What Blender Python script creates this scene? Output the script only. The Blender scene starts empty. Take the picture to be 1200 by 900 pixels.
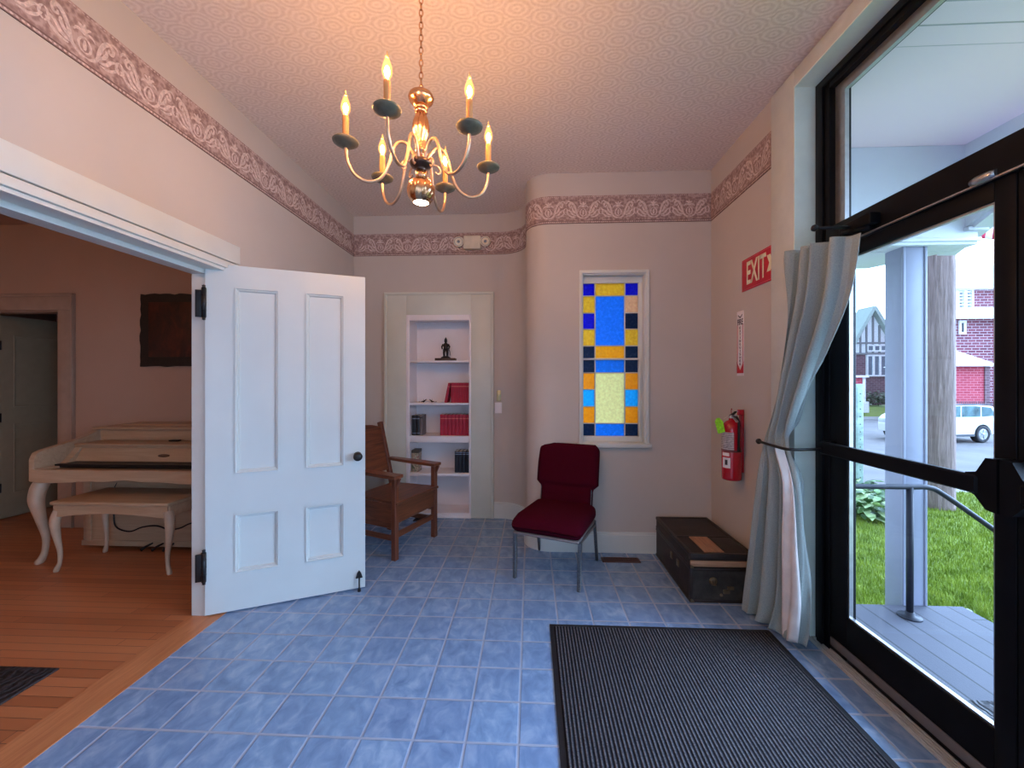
import bpy, bmesh, math, random
from mathutils import Vector, Matrix
random.seed(7)
S = bpy.context.scene
COL = S.collection
PI = math.pi
# ------------------------------------------------------------------ camera, world, exposure
F_PX, YAW = 478.0, math.radians(2.62)
cam_d = bpy.data.cameras.new('camera'); cam = bpy.data.objects.new('camera', cam_d); COL.objects.link(cam)
cam.location = (0, 0, 1.39); cam.rotation_euler = (PI/2, 0, YAW)
cam_d.sensor_fit = 'HORIZONTAL'; cam_d.sensor_width = 36.0; cam_d.lens = 36.0*F_PX/1200.0
cam_d.shift_y = -4.0/1200.0; cam_d.clip_start = 0.05; cam_d.clip_end = 300
S.camera = cam
SKY_COL, SKY_STR = (0.44, 0.64, 1.0, 1), 3.1
HAZE_DIR, HAZE_AMT, HAZE_POW = (0.92, 0.0, 0.39), 7.6, 3.6        # brighter haze on the street side of the sky
W = bpy.data.worlds.new('overcast_sky'); S.world = W; W.use_nodes = True
W.node_tree.nodes['Background'].inputs[0].default_value = SKY_COL
wt = W.node_tree; tc = wt.nodes.new('ShaderNodeTexCoord'); dp = wt.nodes.new('ShaderNodeVectorMath'); dp.operation = 'DOT_PRODUCT'
wt.links.new(tc.outputs['Generated'], dp.inputs[0]); dp.inputs[1].default_value = HAZE_DIR
q = dp.outputs['Value']
for op, v in (('MAXIMUM', 0.0), ('POWER', HAZE_POW), ('MULTIPLY', HAZE_AMT), ('ADD', 1.0), ('MULTIPLY', SKY_STR)):
    n = wt.nodes.new('ShaderNodeMath'); n.operation = op; wt.links.new(q, n.inputs[0]); n.inputs[1].default_value = v; q = n.outputs[0]
wt.links.new(q, W.node_tree.nodes['Background'].inputs[1])
vs = S.view_settings
vs.view_transform = 'Standard'; vs.look = 'None'; vs.gamma = 1.0; vs.use_curve_mapping = False
vs.exposure = 0.0
def fill_light(name, loc, rot, sx, sy, power, col):
    d = bpy.data.lights.new(name, 'AREA'); d.shape = 'RECTANGLE'; d.size = sx; d.size_y = sy; d.energy = power; d.color = col
    o = bpy.data.objects.new(name, d); COL.objects.link(o); o.location = loc; o.rotation_euler = rot
fill_light('rear_fill_light', (-0.7, -3.3, 1.65), (PI/2, 0, 0), 1.9, 2.0, 3.0, (0.55, 0.72, 1.0))   # unseen fill light added in the rear wall opening to brighten the room
fill_light('side_fill_light', (1.62, -1.55, 1.65), (PI/2, 0, PI/2), 2.4, 2.1, 13.0, (0.55, 0.72, 1.0))  # extra fill light added at the unseen side window
BULB_STR, DOWN_STR = 1160.0, 30.0
BULB_COL = (1.0, 0.51, 0.19, 1)
S.cycles.max_bounces = 10; S.cycles.diffuse_bounces = 6; S.cycles.transparent_max_bounces = 12
S.cycles.sample_clamp_indirect = 6.0
# ------------------------------------------------------------------ node / material helpers
def s2l(c):
    c = c/255.0
    return c/12.92 if c <= 0.04045 else ((c+0.055)/1.055)**2.4
def rgb(r, g, b): return (s2l(r), s2l(g), s2l(b), 1.0)
class NT:
    def __init__(s, name):
        s.m = bpy.data.materials.new(name); s.m.use_nodes = True
        s.t = s.m.node_tree; s.b = s.t.nodes['Principled BSDF']; s.out = s.t.nodes['Material Output']
    def n(s, typ, **kw):
        x = s.t.nodes.new(typ)
        for k, v in kw.items():
            if k.startswith('i_'):
                x.inputs[k[2:].replace('_', ' ')].default_value = v
            else: setattr(x, k, v)
        return x
    def l(s, a, b): s.t.links.new(a, b)
    def m2(s, op, a, b=None, c=None):
        x = s.t.nodes.new('ShaderNodeMath'); x.operation = op
        for i, v in enumerate((a, b, c)):
            if v is None: continue
            if isinstance(v, (int, float)): x.inputs[i].default_value = v
            else: s.l(v, x.inputs[i])
        return x.outputs[0]
    def pos(s, scale=(1, 1, 1), loc=(0, 0, 0), rot=(0, 0, 0)):
        tc = s.t.nodes.new('ShaderNodeTexCoord'); mp = s.t.nodes.new('ShaderNodeMapping')
        mp.inputs['Scale'].default_value = scale; mp.inputs['Location'].default_value = loc; mp.inputs['Rotation'].default_value = rot
        s.l(tc.outputs['Object'], mp.inputs[0]); return mp.outputs[0]
    def noise(s, vec, scale, detail=3.0, rough=0.5, dist=0.0):
        x = s.n('ShaderNodeTexNoise'); x.inputs['Scale'].default_value = scale; x.inputs['Detail'].default_value = detail
        x.inputs['Roughness'].default_value = rough; x.inputs['Distortion'].default_value = dist
        s.l(vec, x.inputs['Vector']); return x.outputs['Fac']
    def ramp(s, fac, *stops):
        x = s.t.nodes.new('ShaderNodeValToRGB'); e = x.color_ramp.elements
        while len(e) < len(stops): e.new(0.5)
        for i, (p, c) in enumerate(stops): e[i].position = p; e[i].color = c
        s.l(fac, x.inputs[0]); return x.outputs[0]
    def mix(s, fac, a, b, mode='MIX'):
        x = s.t.nodes.new('ShaderNodeMix'); x.data_type = 'RGBA'; x.blend_type = mode
        for i, v in ((0, fac), (6, a), (7, b)):
            if isinstance(v, (int, float)): x.inputs[i].default_value = v
            elif isinstance(v, tuple): x.inputs[i].default_value = v
            else: s.l(v, x.inputs[i])
        return x.outputs[2]
    def bump(s, h, strength=0.3, dist=0.01):
        x = s.t.nodes.new('ShaderNodeBump'); x.inputs['Strength'].default_value = strength; x.inputs['Distance'].default_value = dist
        s.l(h, x.inputs['Height']); s.l(x.outputs[0], s.b.inputs['Normal'])
    def base(s, c):
        if isinstance(c, tuple): s.b.inputs['Base Color'].default_value = c
        else: s.l(c, s.b.inputs['Base Color'])
    def set(s, rough=0.5, metal=0.0, spec=0.5, coat=0.0):
        s.b.inputs['Roughness'].default_value = rough; s.b.inputs['Metallic'].default_value = metal
        s.b.inputs['Specular IOR Level'].default_value = spec; s.b.inputs['Coat Weight'].default_value = coat
def M(name, c, rough=0.5, metal=0.0, var=0.06, nscale=12.0, bump=0.0, bscale=60.0, spec=0.5, coat=0.0):
    t = NT(name); p = t.pos(); f = t.noise(p, nscale, 4)
    lo = tuple(max(0, x*(1-var*2)) for x in c[:3])+(1,); hi = tuple(min(1, x*(1+var*2)) for x in c[:3])+(1,)
    t.base(t.ramp(f, (0.3, lo), (0.7, hi))); t.set(rough, metal, spec, coat)
    if bump: t.bump(t.noise(p, bscale, 3), bump, 0.004)
    return t.m
def wood(name, c1, c2, axis=0, scale=1.0, rough=0.4, coat=0.0):
    t = NT(name); sc = [14.0*scale]*3; sc[axis] = 1.2*scale
    p = t.pos(scale=tuple(sc)); f = t.noise(p, 3.0, 6, 0.6, 1.2); g = t.noise(p, 16.0, 3)
    c = t.ramp(f, (0.32, c1), (0.68, c2)); t.base(t.mix(t.m2('MULTIPLY', g, 0.35), c, c1)); t.set(rough, coat=coat)
    t.bump(g, 0.08, 0.002); return t.m
def emit(name, c, strength):
    t = NT(name); t.base((0, 0, 0, 1)); t.b.inputs['Emission Color'].default_value = c; t.b.inputs['Emission Strength'].default_value = strength
    return t.m
def glass_thin(name, tint=(0.97, 0.99, 0.985, 1), ior=1.25):
    t = NT(name); tr = t.n('ShaderNodeBsdfTransparent'); tr.inputs[0].default_value = tint
    gl = t.n('ShaderNodeBsdfGlossy'); gl.inputs['Roughness'].default_value = 0.02
    lw = t.n('ShaderNodeLayerWeight'); lw.inputs[0].default_value = 0.5; mx = t.n('ShaderNodeMixShader')
    fr = t.m2('MULTIPLY_ADD', t.m2('POWER', lw.outputs['Facing'], 5.0), 0.6, 0.02)
    t.l(fr, mx.inputs[0]); t.l(tr.outputs[0], mx.inputs[1]); t.l(gl.outputs[0], mx.inputs[2]); t.l(mx.outputs[0], t.out.inputs[0]); return t.m
def stained(name, c):
    t = NT(name); p = t.pos(); f = t.noise(p, 45, 4, 0.6)
    cc = t.ramp(f, (.30, tuple(x*.85 for x in c[:3])+(1,)), (.52, c), (.72, tuple(min(1, x*1.25+0.02) for x in c[:3])+(1,)))
    tl = t.n('ShaderNodeBsdfTranslucent'); t.l(cc, tl.inputs[0])
    gl = t.n('ShaderNodeBsdfGlossy'); gl.inputs['Roughness'].default_value = 0.15
    bp = t.n('ShaderNodeBump'); bp.inputs['Strength'].default_value = 0.5; bp.inputs['Distance'].default_value = 0.004; t.l(f, bp.inputs['Height']); t.l(bp.outputs[0], gl.inputs['Normal'])
    fr = t.n('ShaderNodeFresnel'); fr.inputs[0].default_value = 1.4; mx = t.n('ShaderNodeMixShader')
    t.l(fr.outputs[0], mx.inputs[0]); t.l(tl.outputs[0], mx.inputs[1]); t.l(gl.outputs[0], mx.inputs[2]); t.l(mx.outputs[0], t.out.inputs[0]); return t.m
# ------------------------------------------------------------------ mesh helpers
class MB:
    def __init__(s, jit=2.5e-5): s.bm = bmesh.new(); s.jit = jit; s.nb = 0     # jit: hairline size steps so that no two boxes share a plane
    def _new(s, f0, mi, sm):
        for f in s.bm.faces:
            if f.index == -1 or f.index >= f0: pass
        return
    def poly(s, pts, mi=0, sm=False):
        f = s.bm.faces.new([s.bm.verts.new(p) for p in pts]); f.material_index = mi; f.smooth = sm; return f
    def merge(s, other, mat=None, mi=None):
        vm = {}
        for v in other.verts: vm[v] = s.bm.verts.new(mat @ v.co if mat else v.co)
        for f in other.faces:
            try: g = s.bm.faces.new([vm[v] for v in f.verts])
            except ValueError: continue
            g.material_index = f.material_index if mi is None else mi; g.smooth = f.smooth
        other.free()
    def box(s, x0, x1, y0, y1, z0, z1, mi=0, bev=0.0, seg=2, mat=None):
        e = s.jit*(s.nb % 6); s.nb += 1; x0, x1, y0, y1, z0, z1 = min(x0, x1)-e, max(x0, x1)+e, min(y0, y1)-e, max(y0, y1)+e, min(z0, z1)-e, max(z0, z1)+e
        b = bmesh.new(); bmesh.ops.create_cube(b, size=1.0)
        for v in b.verts: v.co = Vector(((x0+x1)/2+v.co.x*(x1-x0), (y0+y1)/2+v.co.y*(y1-y0), (z0+z1)/2+v.co.z*(z1-z0)))
        if bev:
            bmesh.ops.bevel(b, geom=b.edges[:], offset=min(bev, 0.49*min(abs(x1-x0), abs(y1-y0), abs(z1-z0))), segments=seg, profile=0.5, affect='EDGES', clamp_overlap=True)
            for f in b.faces: f.smooth = seg > 1
        s.merge(b, mat, mi); return s
    def sbox(s, x0, x1, y0, y1, z0, z1, r=0.03, mi=0, mat=None, warp=None, seg=4):   # soft cushion
        b = bmesh.new(); bmesh.ops.create_cube(b, size=1.0)
        for v in b.verts: v.co = Vector(((x0+x1)/2+v.co.x*(x1-x0), (y0+y1)/2+v.co.y*(y1-y0), (z0+z1)/2+v.co.z*(z1-z0)))
        bmesh.ops.bevel(b, geom=b.edges[:], offset=r, segments=seg, profile=0.5, affect='EDGES', clamp_overlap=True)
        bmesh.ops.subdivide_edges(b, edges=[e for e in b.edges if e.calc_length() > 0.08], cuts=5, use_grid_fill=True)
        if warp:
            for v in b.verts: v.co = warp(v.co)
        for f in b.faces: f.smooth = True
        s.merge(b, mat, mi); return s
    def tube(s, pts, r, n=10, mi=0, closed=False, caps=True, flat=1.0):
        pts = [Vector(p) for p in pts]; N = len(pts); rs = r if isinstance(r, (list, tuple)) else [r]*N
        rings = []; ref = None
        for i, p in enumerate(pts):
            if closed: t = pts[(i+1) % N]-pts[i-1]
            else: t = pts[min(i+1, N-1)]-pts[max(i-1, 0)]
            t.normalize()
            if ref is None:
                ref = Vector((0, 0, 1)) if abs(t.z) < 0.9 else Vector((1, 0, 0))
            u = ref-t*ref.dot(t); u.normalize(); w = t.cross(u); ref = u
            rings.append([s.bm.verts.new(p+(u*math.cos(2*PI*k/n)+w*math.sin(2*PI*k/n)*flat)*rs[i]) for k in range(n)])
        R = range(N) if closed else range(N-1)
        for i in R:
            a, b = rings[i], rings[(i+1) % N]
            for k in range(n):
                f = s.bm.faces.new((a[k], a[(k+1) % n], b[(k+1) % n], b[k])); f.smooth = True; f.material_index = mi
        if caps and not closed:
            for q in (rings[0][::-1], rings[-1]):
                f = s.bm.faces.new(q); f.material_index = mi
        return s
    def bar(s, p0, p1, w, h, mi=0, up=(0, 0, 1), bev=0.0):          # rectangular bar between two points
        p0, p1 = Vector(p0), Vector(p1); d = p1-p0; L = d.length; z = d.normalized(); u = Vector(up); x = u.cross(z)
        if x.length < 1e-4: x = Vector((1, 0, 0))
        x.normalize(); y = z.cross(x)
        m = Matrix((x, y, z)).transposed().to_4x4(); m.translation = p0
        return s.box(-w/2, w/2, -h/2, h/2, 0, L, mi, bev, 1, m)
    def lathe(s, prof, n=24, mi=0, mat=None, sm=True):
        b = bmesh.new(); rings = []
        for r, z in prof:
            if r < 1e-5: rings.append([b.verts.new((0, 0, z))])
            else: rings.append([b.verts.new((r*math.cos(2*PI*k/n), r*math.sin(2*PI*k/n), z)) for k in range(n)])
        for a, c in zip(rings, rings[1:]):
            for k in range(n):
                k2 = (k+1) % n
                if len(a) == 1 and len(c) == 1: continue
                if len(a) == 1: f = b.faces.new((a[0], c[k2], c[k]))
                elif len(c) == 1: f = b.faces.new((a[k], a[k2], c[0]))
                else: f = b.faces.new((a[k], a[k2], c[k2], c[k]))
                f.smooth = sm
        for q in (rings[0], rings[-1]):
            if len(q) > 2: b.faces.new(q)
        bmesh.ops.recalc_face_normals(b, faces=b.faces[:]); s.merge(b, mat, mi); return s
    def prism(s, poly, d0, d1, axis='y', mi=0, mat=None, bev=0.0, sm=False):   # 2D outline extruded along an axis
        b = bmesh.new()
        def P(a, c, d): return {'y': (a, d, c), 'x': (d, a, c), 'z': (a, c, d)}[axis]
        lo = [b.verts.new(P(a, c, d0)) for a, c in poly]; hi = [b.verts.new(P(a, c, d1)) for a, c in poly]
        b.faces.new(lo); b.faces.new(hi[::-1]); N = len(poly)
        for i in range(N):
            f = b.faces.new((lo[i], lo[(i+1) % N], hi[(i+1) % N], hi[i])); f.smooth = sm
        bmesh.ops.recalc_face_normals(b, faces=b.faces[:])
        if bev: bmesh.ops.bevel(b, geom=b.edges[:], offset=bev, segments=2, profile=0.5, affect='EDGES', clamp_overlap=True)
        s.merge(b, mat, mi); return s
    def grid(s, fn, nu, nv, mi=0, sm=True, wrap=False):
        V = [[s.bm.verts.new(fn(i/nu, j/nv)) for j in range(nv+1)] for i in range(nu+1)]
        for i in range(nu):
            for j in range(nv):
                f = s.bm.faces.new((V[i][j], V[i+1][j], V[i+1][j+1], V[i][j+1])); f.smooth = sm; f.material_index = mi
        return s
    def strip(s, path, z0, z1, th, mi=0, sm=False):                 # wall-like band along a 2D path, thickness to its left normal
        N = len(path); P = [Vector(p) for p in path]; off = []
        for i in range(N):
            ns = []
            if i > 0: d = (P[i]-P[i-1]).normalized(); ns.append(Vector((-d.y, d.x)))
            if i < N-1: d = (P[i+1]-P[i]).normalized(); ns.append(Vector((-d.y, d.x)))
            n = sum(ns, Vector((0, 0))); n.normalize(); off.append(P[i]+n*th/max(0.3, n.dot(ns[0])))
        b = bmesh.new()
        R = [[b.verts.new((p.x, p.y, z0)), b.verts.new((p.x, p.y, z1)), b.verts.new((q.x, q.y, z1)), b.verts.new((q.x, q.y, z0))] for p, q in zip(P, off)]
        for k in range(4):                                          # each long side keeps its own vertices: crisp arrises
            A = [(b.verts.new(q[k].co), b.verts.new(q[(k+1) % 4].co)) for q in R] if sm else [(q[k], q[(k+1) % 4]) for q in R]
            for u, w in zip(A, A[1:]):
                f = b.faces.new((u[0], u[1], w[1], w[0])); f.smooth = sm
        b.faces.new(R[0]); b.faces.new(R[-1][::-1])
        bmesh.ops.recalc_face_normals(b, faces=b.faces[:]); s.merge(b, None, mi); return s
    def text(s, body, h, mat, mi=0, depth=0.001, width=None, bold=0.0):
        cu = bpy.data.curves.new('t', 'FONT'); cu.body = body; cu.size = 1.0; cu.extrude = 0.0; cu.align_x = 'CENTER'; cu.align_y = 'CENTER'; cu.offset = bold
        o = bpy.data.objects.new('t', cu); COL.objects.link(o)
        me = bpy.data.meshes.new_from_object(o.evaluated_get(bpy.context.evaluated_depsgraph_get()))
        b = bmesh.new(); b.from_mesh(me); bpy.data.objects.remove(o); bpy.data.curves.remove(cu); bpy.data.meshes.remove(me)
        xs = [v.co.x for v in b.verts]; ys = [v.co.y for v in b.verts]
        cx, cy = (min(xs)+max(xs))/2, (min(ys)+max(ys))/2; k = h/(max(ys)-min(ys)); kx = k if width is None else width/(max(xs)-min(xs))
        for v in b.verts: v.co = Vector(((v.co.x-cx)*kx, (v.co.y-cy)*k, 0))
        r = bmesh.ops.extrude_face_region(b, geom=b.faces[:])
        for v in [g for g in r['geom'] if isinstance(g, bmesh.types.BMVert)]: v.co.z += depth
        bmesh.ops.recalc_face_normals(b, faces=b.faces[:]); s.merge(b, mat, mi); return s
    def build(s, name, mats, parent=None, loc=None, rotz=0.0):
        me = bpy.data.meshes.new(name); s.bm.normal_update(); s.bm.to_mesh(me); s.bm.free()
        for m in (mats if isinstance(mats, (list, tuple)) else [mats]): me.materials.append(m)
        o = bpy.data.objects.new(name, me); COL.objects.link(o)
        if parent: o.parent = parent
        if loc: o.location = loc; o.rotation_euler = (0, 0, rotz)
        return o
def thing(name, label, cat, loc=(0, 0, 0), rotz=0.0, group=None):
    o = bpy.data.objects.new(name, None); COL.objects.link(o); o.location = loc; o.rotation_euler = (0, 0, rotz); o.empty_display_size = 0.05
    return tag(o, label, cat, group)
def tag(o, label, cat, group=None):
    o['label'] = label; o['category'] = cat
    if group: o['group'] = group
    return o
def struct(o, kind='structure'): o['kind'] = kind; return o
def dup(root, loc, rotz=0.0, label=None, group=None):
    r = root.copy(); COL.objects.link(r); r.location = loc; r.rotation_euler = (0, 0, rotz)
    if label: r['label'] = label
    if group: r['group'] = group
    for ch in list(root.children):
        c = ch.copy(); COL.objects.link(c); c.parent = r
        for g in list(ch.children):
            d = g.copy(); COL.objects.link(d); d.parent = c
    return r
def arc(cx, cy, r, a0, a1, n=10): return [(cx+r*math.cos(math.radians(a0+(a1-a0)*i/n)), cy+r*math.sin(math.radians(a0+(a1-a0)*i/n))) for i in range(n+1)]
def bez(p0, p1, p2, p3, n=12):
    p0, p1, p2, p3 = map(Vector, (p0, p1, p2, p3)); out = []
    for i in range(n+1):
        t = i/n; out.append(p0*(1-t)**3+p1*3*t*(1-t)**2+p2*3*t*t*(1-t)+p3*t**3)
    return out
def smooth_path(pts, n=6):                                          # Catmull-Rom
    P = [Vector(p) for p in pts]; out = []
    for i in range(len(P)-1):
        a, b, c, d = P[max(i-1, 0)], P[i], P[i+1], P[min(i+2, len(P)-1)]
        for k in range(n):
            t = k/n; out.append(0.5*((2*b)+(c-a)*t+(2*a-5*b+4*c-d)*t*t+(3*b-a-3*c+d)*t**3))
    return out+[P[-1]]
# ------------------------------------------------------------------ materials
def wall_mat(name, c):
    t = NT(name); p = t.pos(); f = t.noise(p, 1.6, 5, 0.6); g = t.noise(p, 90, 3)
    t.base(t.ramp(f, (0.3, tuple(x*0.93 for x in c[:3])+(1,)), (0.7, c))); t.set(0.75, spec=0.25); t.bump(g, 0.12, 0.002); return t.m
WALL = wall_mat('pink_wall_paint', rgb(200, 188, 177))
PARLOR = wall_mat('parlor_wall_paint', rgb(190, 160, 138))
WHITE = M('white_gloss_paint', rgb(214, 214, 206), 0.35, var=0.02, nscale=4, bump=0.04)
DOORW = M('white_door_paint', rgb(199, 203, 199), 0.38, var=0.015, nscale=3, bump=0.05, bscale=25)
TRIMP = M('parlor_trim_paint', rgb(172, 148, 128), 0.45, var=.03)
SHELFW = M('white_shelf_paint', rgb(236, 228, 228), 0.4, var=0.015, nscale=4)
SEAM = M('seam_dark', rgb(90, 84, 80), 0.8)
BLACK = M('black_anodised_frame', (0.005, 0.005, 0.0065, 1), 0.45, var=0.1, spec=0.12)
BLACKM = M('black_iron', (0.012, 0.011, 0.011, 1), 0.45, 0.3, bump=0.15, bscale=150)
ALU = M('brushed_aluminium', rgb(190, 188, 186), 0.32, 0.9, var=0.05, nscale=30)
TRACK = M('worn_aluminium_track', rgb(196, 192, 188), 0.4, 0.25, var=0.06, nscale=20)
GLASS = glass_thin('clear_window_glass')
def tile_mat():
    t = NT('blue_ceramic_tile'); p = t.pos(); sx = t.n('ShaderNodeSeparateXYZ'); t.l(p, sx.inputs[0])
    u = t.m2('DIVIDE', t.m2('ADD', sx.outputs[0], 0.048+0.204*40), 0.204); v = t.m2('DIVIDE', t.m2('ADD', sx.outputs[1], -1.557+0.2055*40), 0.2055)
    fu, fv = t.m2('FRACT', u), t.m2('FRACT', v)
    du = t.m2('MINIMUM', fu, t.m2('SUBTRACT', 1.0, fu)); dv = t.m2('MINIMUM', fv, t.m2('SUBTRACT', 1.0, fv)); d = t.m2('MINIMUM', du, dv)
    edge = t.n('ShaderNodeMapRange'); edge.inputs[1].default_value = 0.018; edge.inputs[2].default_value = 0.034; t.l(d, edge.inputs[0])
    cb = t.n('ShaderNodeCombineXYZ'); t.l(t.m2('FLOOR', u), cb.inputs[0]); t.l(t.m2('FLOOR', v), cb.inputs[1])
    wn = t.n('ShaderNodeTexWhiteNoise'); wn.noise_dimensions = '3D'; t.l(cb.outputs[0], wn.inputs['Vector'])
    ad = t.n('ShaderNodeVectorMath'); ad.operation = 'MULTIPLY_ADD'; t.l(wn.outputs['Color'], ad.inputs[0]); ad.inputs[1].default_value = (9, 9, 9); t.l(p, ad.inputs[2])
    st = t.n('ShaderNodeMapping'); st.inputs['Rotation'].default_value = (0, 0, 0.7); st.inputs['Scale'].default_value = (7.5, 5.0, 1); t.l(ad.outputs[0], st.inputs[0])
    f = t.noise(st.outputs[0], 2.2, 5, 0.55, 0.6)
    c = t.ramp(f, (0.22, rgb(94, 122, 158)), (0.5, rgb(127, 157, 192)), (0.8, rgb(170, 192, 216)))
    c = t.mix(t.m2('MULTIPLY', wn.outputs['Value'], 0.25), c, rgb(98, 116, 158))
    t.base(t.mix(edge.outputs[0], rgb(158, 166, 184), c))
    t.set(0.3, spec=0.5)
    t.l(t.m2('SUBTRACT', 0.75, t.m2('MULTIPLY', edge.outputs[0], 0.5)), t.b.inputs['Roughness'])
    t.bump(t.m2('ADD', t.m2('MULTIPLY', edge.outputs[0], 1.0), t.m2('MULTIPLY', f, 0.35)), 0.5, 0.004); return t.m
TILE = tile_mat()
def plank_mat(name, c1, c2, c3, w, L, axis=0, rough=0.33, gap=0.03, gapc=(0.02, 0.01, 0.006, 1)):
    t = NT(name); p = t.pos(); sx = t.n('ShaderNodeSeparateXYZ'); t.l(p, sx.inputs[0]); a, b = sx.outputs[axis], sx.outputs[1-axis]
    v = t.m2('DIVIDE', t.m2('ADD', b, 50.0), w); row = t.m2('FLOOR', v); fv = t.m2('FRACT', v)
    wn = t.n('ShaderNodeTexWhiteNoise'); wn.noise_dimensions = '1D'; t.l(row, wn.inputs['W'])
    u = t.m2('ADD', t.m2('DIVIDE', t.m2('ADD', a, 50.0), L), t.m2('MULTIPLY', wn.outputs['Value'], 7.0)); fu = t.m2('FRACT', u)
    cb = t.n('ShaderNodeCombineXYZ'); t.l(row, cb.inputs[0]); t.l(t.m2('FLOOR', u), cb.inputs[1])
    w2 = t.n('ShaderNodeTexWhiteNoise'); w2.noise_dimensions = '3D'; t.l(cb.outputs[0], w2.inputs['Vector'])
    sc = [60.0, 60.0, 60.0]; sc[axis] = 2.5
    mp = t.n('ShaderNodeMapping'); mp.inputs['Scale'].default_value = sc; t.l(p, mp.inputs[0]); g = t.noise(mp.outputs[0], 1.0, 5, 0.6, 0.4)
    c = t.ramp(w2.outputs['Value'], (0.0, c1), (0.5, c2), (1.0, c3)); c = t.mix(t.m2('MULTIPLY', g, 0.45), c, c1)
    e = t.m2('MINIMUM', t.m2('MINIMUM', fv, t.m2('SUBTRACT', 1.0, fv)), t.m2('MULTIPLY', t.m2('MINIMUM', fu, t.m2('SUBTRACT', 1.0, fu)), L/w))
    m = t.n('ShaderNodeMapRange'); m.inputs[1].default_value = gap*0.3; m.inputs[2].default_value = gap; t.l(e, m.inputs[0])
    t.base(t.mix(m.outputs[0], gapc, c)); t.set(rough, spec=0.5); t.bump(t.m2('ADD', m.outputs[0], t.m2('MULTIPLY', g, 0.15)), 0.25, 0.002); return t.m
OAK = plank_mat('orange_oak_strip_floor', rgb(166, 100, 62), rgb(186, 116, 74), rgb(196, 128, 84), 0.057, 1.1)
OAKB = wood('oak_threshold_board', rgb(176, 108, 68), rgb(206, 140, 92), 1, 1.0, 0.35)
def ceil_mat():
    t = NT('embossed_ceiling_paper'); p = t.pos(); sx = t.n('ShaderNodeSeparateXYZ'); t.l(p, sx.inputs[0])
    x = t.m2('DIVIDE', t.m2('ADD', sx.outputs[0], 20.0), 0.125); y = t.m2('DIVIDE', t.m2('ADD', sx.outputs[1], 20.0), 0.098)
    col = t.m2('MULTIPLY', t.m2('FLOOR', t.m2('MULTIPLY', x, 0.5)), 0.0); fx = t.m2('SUBTRACT', t.m2('FRACT', x), 0.5); fy = t.m2('SUBTRACT', t.m2('FRACT', t.m2('ADD', y, t.m2('MULTIPLY', t.m2('MODULO', t.m2('FLOOR', x), 2.0), 0.5))), 0.5)
    wob = t.m2('MULTIPLY', t.m2('SUBTRACT', t.noise(p, 22, 2), 0.5), 0.35)
    r = t.m2('ADD', t.m2('SQRT', t.m2('ADD', t.m2('MULTIPLY', t.m2('MULTIPLY', fx, fx), 4.4), t.m2('MULTIPLY', t.m2('MULTIPLY', fy, fy), 5.6))), wob)
    ring = t.m2('POWER', t.m2('ABSOLUTE', t.m2('SINE', t.m2('MULTIPLY', r, 6.2))), 2.0)
    n = t.noise(p, 62, 4, 0.65); h2 = t.m2('ADD', t.m2('MULTIPLY', ring, 0.42), t.m2('MULTIPLY', n, 1.0))
    t.base(t.ramp(h2, (0.25, rgb(216, 197, 184)), (1.1, rgb(240, 225, 214)))); t.set(0.6, spec=0.35); t.bump(h2, 0.42, 0.005); return t.m
CEIL = ceil_mat()
def band_mat():
    t = NT('border_ground'); p = t.pos(); v = t.n('ShaderNodeTexVoronoi'); v.feature = 'SMOOTH_F1'; v.inputs['Scale'].default_value = 55; t.l(p, v.inputs[0]); n = t.noise(p, 48, 4, .6, 1.5)
    h = t.m2('ADD', v.outputs['Distance'], t.m2('MULTIPLY', n, .7)); t.base(t.ramp(h, (.45, rgb(142, 115, 109)), (.75, rgb(160, 132, 125)), (.95, rgb(188, 162, 153)))); t.set(.75, spec=.2); return t.m
BAND = band_mat(); BANDL = M('border_scroll', rgb(206, 184, 175), 0.6, var=0.14, nscale=90)
BANDD = M('border_dark_line', rgb(118, 88, 84), 0.7)

# ------------------------------------------------------------------ room shell
CZ = 3.08; YR = -3.2; XL, XR = -1.82, 1.446; YB, YS = 4.12, 3.34
PX0 = -6.2; PY1 = 3.68                                               # parlor beyond the opening
m = MB().box(XL, XR+0.3, YR, YB+0.4, -0.12, 0.0)
struct(m.build('floor', TILE))
m = MB().box(PX0, -2.0, YR, 5.2, -0.12, 0.0)
struct(m.build('floor_parlor', OAK))
m = MB().box(-2.0, XL, YR, 2.5, -0.12, 0.003)
struct(m.build('trim_threshold', OAKB))
m = MB().box(-1.99, XR+0.3, YR, YB+0.5, CZ, CZ+0.15)
struct(m.build('ceiling', CEIL))
m = MB().box(PX0, -1.99, YR, 5.2, CZ-0.2, CZ-0.05)
struct(m.build('ceiling_parlor', PARLOR))
# left wall with the wide doorway; rebate for the open door
m = MB()
m.box(-1.99, XL, YR, 2.44, 2.06, CZ); m.box(-1.99, XL, 2.44, YB+0.2, 0, CZ); m.box(-1.99, XL, YR, -0.9, 0, 2.06)
struct(m.build('wall_left', WALL))
# door lining and casing
m = MB()
m.box(-2.0, -1.915, 2.32, 2.45, 0.0, 2.06); m.box(-2.0, XL-0.002, 2.40, 2.45, 0.0, 2.06)
m.box(-2.0, XL+0.001, -0.9, 2.44, 2.045, 2.062); m.box(-2.0, -1.915, -0.9, 2.32, 2.02, 2.05)
m.box(-2.0, XL+0.001, -0.93, -0.88, 0, 2.06)
m.box(XL, XL+0.022, -1.05, 2.45, 2.105, 2.215, bev=0.003); m.box(XL, XL+0.016, -1.05, 2.45, 2.062, 2.101, bev=0.003)
m.box(XL, XL+0.02, 2.402, 2.45, 0, 2.1, bev=0.003); m.box(XL, XL+0.02, -1.05, -0.9, 0, 2.1, bev=0.003)
struct(m.build('trim_doorway', WHITE))
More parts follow.
